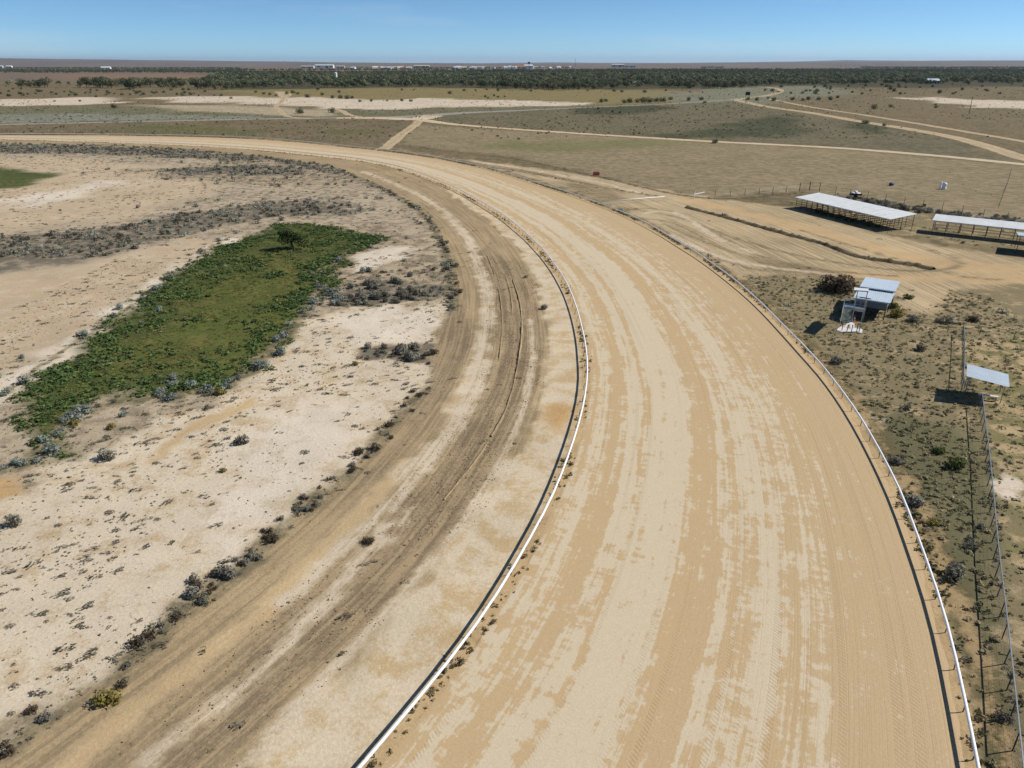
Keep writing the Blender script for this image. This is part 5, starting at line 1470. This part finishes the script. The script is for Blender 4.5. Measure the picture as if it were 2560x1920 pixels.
def tree(p, s, k, label, group, pool=TREES, name='tree', cat='tree', sz=1.0):
    o = thing(name, (p[0], p[1], 0), label, cat, group, random.uniform(0, 6.28)); o.scale = (s, s, s*sz)
    c, t = pool[k % len(pool)]
    link('crown', c, None, o); link('trunk', t, None, o)
    return o
# the dark tree in the green hollow
lc = tree_meshes(450, 3.6, 2.7, 1500, .26, 12, leaf_mat('dark_hollow_tree_leaves', (62,76,40), (62,76,40), True, .85, .12), .08)
tree(G(733, 623), 1.0, 0, 'dark bushy tree standing alone in the green hollow', None, [lc])

# woodland belt: front rows as single trees, the mass behind as one wood
g = np.random.default_rng(12)
def wood_density(P):
    """trees per square metre on the plain, from the shape of the belt"""
    belt = poly_sd(P, GA([(520,223),(760,222),(1000,217),(1240,221),(1300,226),(1480,226),(1560,219),(1780,224),(1850,222),(1900,214),(2100,213),(2300,211),(2560,209),(2900,208),(2900,172.5),(2300,173),(1500,174.5),(1250,177.5),(1150,179),(900,182.5),(700,180),(560,183),(500,205)]))
    d = .0048*smooth(-6, 10, belt)
    open_ = smooth(.62, .72, fbm(P[:, 0]/90, P[:, 1]/140, 33, 3))
    d = d*(1 - .8*open_)
    # left scattered group
    lg = poly_sd(P, GA([(10,222),(200,220),(330,224),(450,222),(560,226),(560,208),(450,206),(330,204),(230,206),(100,210),(0,213)]))
    d = np.maximum(d, .0050*smooth(-6, 8, lg)*smooth(.34, .5, fbm(P[:, 0]/30, P[:, 1]/60, 35, 2)))
    for py0, py1, x0, x1, dn in ((175.5,182.0,-300,620,.0035), (170.5,172.5,0,600,.0018), (174.2,176.4,560,1300,.0022), (170,171.5,880,1430,.0008), (168.5,170,1750,1810,.003), (164,166,2000,2280,.0012), (168,171,2150,2560,.0012)):
        b = poly_sd(P, GA([(x0,py1),((x0 + x1)/2,py1 + .4),(x1,py1),(x1,py0),(x0,py0)]))
        d = np.maximum(d, dn*smooth(-4, 10, b))
    return d
def wood_points(x0, x1, y0, y1, n):
    P = np.stack([g.uniform(x0, x1, n), g.uniform(y0, y1, n)], 1)
    P = P[np.abs(P[:, 0]) < .80*P[:, 1] + 60]
    a = (x1 - x0)*(y1 - y0)/n
    return P[g.random(len(P)) < wood_density(P)*a]
WP = np.concatenate([wood_points(-800, 800, 700, 1050, 16000), wood_points(-1300, 1300, 1050, 1700, 36000), wood_points(-2600, 2600, 1700, 3200, 70000), wood_points(-4200, 4200, 3200, 6500, 45000)])
# keep a corner clear for the tank
tp = G(840.5, 199); WP = WP[~((np.abs(WP[:, 0] - tp[0]*WP[:, 1]/tp[1]) < 7) & (WP[:, 1] > tp[1] - 75) & (WP[:, 1] < tp[1] + 10))]
o_ = np.argsort(WP[:, 1]); WP = WP[o_]
print('wood', len(WP))
front = WP[:215]; back = WP[215:]
for i, p in enumerate(front):
    s = random.uniform(.75, 1.35)
    px = PW/2 + FPX*p[0]/(p[1]*CP + H*SP)
    if px < 540: tree(p, s*1.4, i, 'grey-green tree of the scattered grove on the left plain', 'trees of the scattered grove')
    else: tree(p, s*1.02, i, 'grey-green tree in the front rows of the woodland belt', 'trees in the front rows of the woodland')
# the mass behind
def unit_tree(seed, n, leaf=.34):
    g2 = np.random.default_rng(seed); cs = []; rs_ = []
    for i in range(6):
        a = g2.uniform(0, 6.28); q = .55*math.sqrt(g2.random()); k = g2.uniform(.3, .48); cs.append((q*math.cos(a), q*math.sin(a), .3 + .4*g2.random())); rs_.append((k, k, k*.7))
    return leaves_on(cs, rs_, n, leaf, g2, shell=.55, up=.5)
WV = [unit_tree(500 + i, 80, .27) for i in range(7)]
near_b = back[back[:, 1] < 2000]; far_b = back[back[:, 1] >= 2000]; far_b = far_b[g.random(len(far_b)) < .5]
sz = g.uniform(4.0, 7.6, len(near_b))
stuff_mesh('woodland', near_b, sz, sz*g.uniform(.95, 1.35, len(near_b)), tints(len(near_b), [(124,130,98),(108,116,86),(138,138,106),(94,104,76)], g, .2), WV, 'dark grey-green woodland belt behind its front rows', 510)
WV2 = [unit_tree(520 + i, 30, .42) for i in range(5)]
sz = g.uniform(3.5, 5.5, len(far_b))
stuff_mesh('far_woodland', far_b, sz, sz*1.6, tints(len(far_b), [(104,112,84),(92,100,74),(112,116,88)], g, .1), WV2, 'far tree lines around the town', 530)

# single shrubs and small trees on the plain
plain_px = [(286,270,2.0),(751,284,2.2),(830,282,2.0),(716,236,2.0),(733,233,2.2),(745,236,1.6),(770,244,2.2),(806,238,1.7),(830,246,1.8),(852,246,2.0),(868,247,2.2),(880,246,1.6),
 (900,255,1.3),(928,254,1.2),(968,253,.9),(1005,253,1.4),(1028,254,1.3),(1125,235,2.0),(1213,243,1.2),(1220,246,1.0),(1235,240,1.2),(1245,244,1.1),(1262,243,1.0),
 (1505,256,1.8),(1515,254,1.6),(1560,258,2.0),(1575,257,2.4),(1592,256,1.8),(1606,256,2.4),(1624,256,2.6),(1640,254,2.2),(1656,254,2.4),(1676,250,1.8),(1720,252,1.8),(1754,250,1.8),(1762,258,1.2),
 (1496,273,1.0),(1550,283,.9),(1530,281,.9),(1788,358,1.1),(1934,252,2.0),(1980,250,1.8),(2007,252,1.4),(2022,250,1.8),(2046,250,1.7),(2075,250,2.2),(2093,245,1.6),(2184,273,2.0),(2190,266,1.0),(2227,268,1.4),(2340,270,1.2),(2338,263,.9),
 (1870,250,1.6),(1893,252,1.8),(1920,247,1.2),(2250,236,1.6),(2130,232,1.4),(2176,228,1.3),(2120,217,1.6),(2164,216,2.0),(2226,219,2.2),(2248,219,2.2),(2300,220,1.6),(2331,218,1.8),(2455,217,1.6),(2025,228,1.4),(2062,218,2.4),(2076,220,2.0),
 (2168,309,1.0),(2160,309,1.2),(2210,315,.9),(640,231,1.4),(660,236,1.6),(676,238,1.6),(690,240,1.2),(460,240,1.2),(240,243,1.2),(70,237,1.4),(140,237,1.3),(305,238,1.6),(200,254,1.0),(137,254,.8),(578,247,1.2),(498,240,1.0),
 (410,232,1.6),(380,232,1.4),(350,231,1.6),(180,233,1.4),(215,234,1.2),(90,235,1.2),(50,235,1.2),(130,233,1.4)]
rp_ = random.Random(21)
for _ in range(110):
    k_ = rp_.random()
    if k_ < .45: plain_px.append((rp_.uniform(0, 560), rp_.uniform(223, 241), rp_.uniform(.8, 2.0)))
    elif k_ < .8: plain_px.append((rp_.uniform(1900, 2560), rp_.uniform(211, 236), rp_.uniform(.8, 2.4)))
    else: plain_px.append((rp_.uniform(600, 1800), rp_.uniform(224, 232), rp_.uniform(.9, 2.2)))
for i, (x, y, s) in enumerate(plain_px):
    zone = ('beyond the dirt roads on the right plain', 'shrubs beyond the dirt roads') if x > 1830 else ('on the flat around the white bank', 'shrubs around the white bank') if y < 262 else ('in the fields behind the track', 'shrubs in the fields')
    tree(G(x, y), s*.62, i, 'small dark shrub standing ' + zone[0], zone[1], SHRUBT, 'plain_shrub', 'shrub', .95)

# ------------------------------------------------------------------ haze
HAZE = True
if HAZE:
    hz = MB(); X, Yn, Yf, Z0, Z1 = 60000, -600, 70000, -12.0, 420.0
    hz.add([(-X,Yn,Z0),(X,Yn,Z0),(X,Yf,Z0),(-X,Yf,Z0),(-X,Yn,Z1),(X,Yn,Z1),(X,Yf,Z1),(-X,Yf,Z1)], [(3,2,1,0),(4,5,6,7),(0,1,5,4),(1,2,6,5),(2,3,7,6),(3,0,4,7)])
    m = bpy.data.materials.new('haze_air'); m.use_nodes = True; nt = m.node_tree
    for nn in list(nt.nodes):
        if nn.type == 'BSDF_PRINCIPLED': nt.nodes.remove(nn)
    pv = nt.nodes.new('ShaderNodeVolumePrincipled'); pv.inputs['Color'].default_value = (.66, .80, 1.0, 1)
    pv.inputs['Density'].default_value = 2.0e-5/UNIT; pv.inputs['Anisotropy'].default_value = .2
    nt.links.new(pv.outputs[0], nt.nodes['Material Output'].inputs['Volume'])
    tag(hz.build('haze', m), 'thin dry air haze over the whole plain', kind='stuff')
# ------------------------------------------------------------------ modelling units -> metres
for ob in scene.objects:
    if ob.parent is None and ob.type in ('MESH', 'EMPTY'):
        ob.location = ob.location*UNIT; ob.scale = ob.scale*UNIT
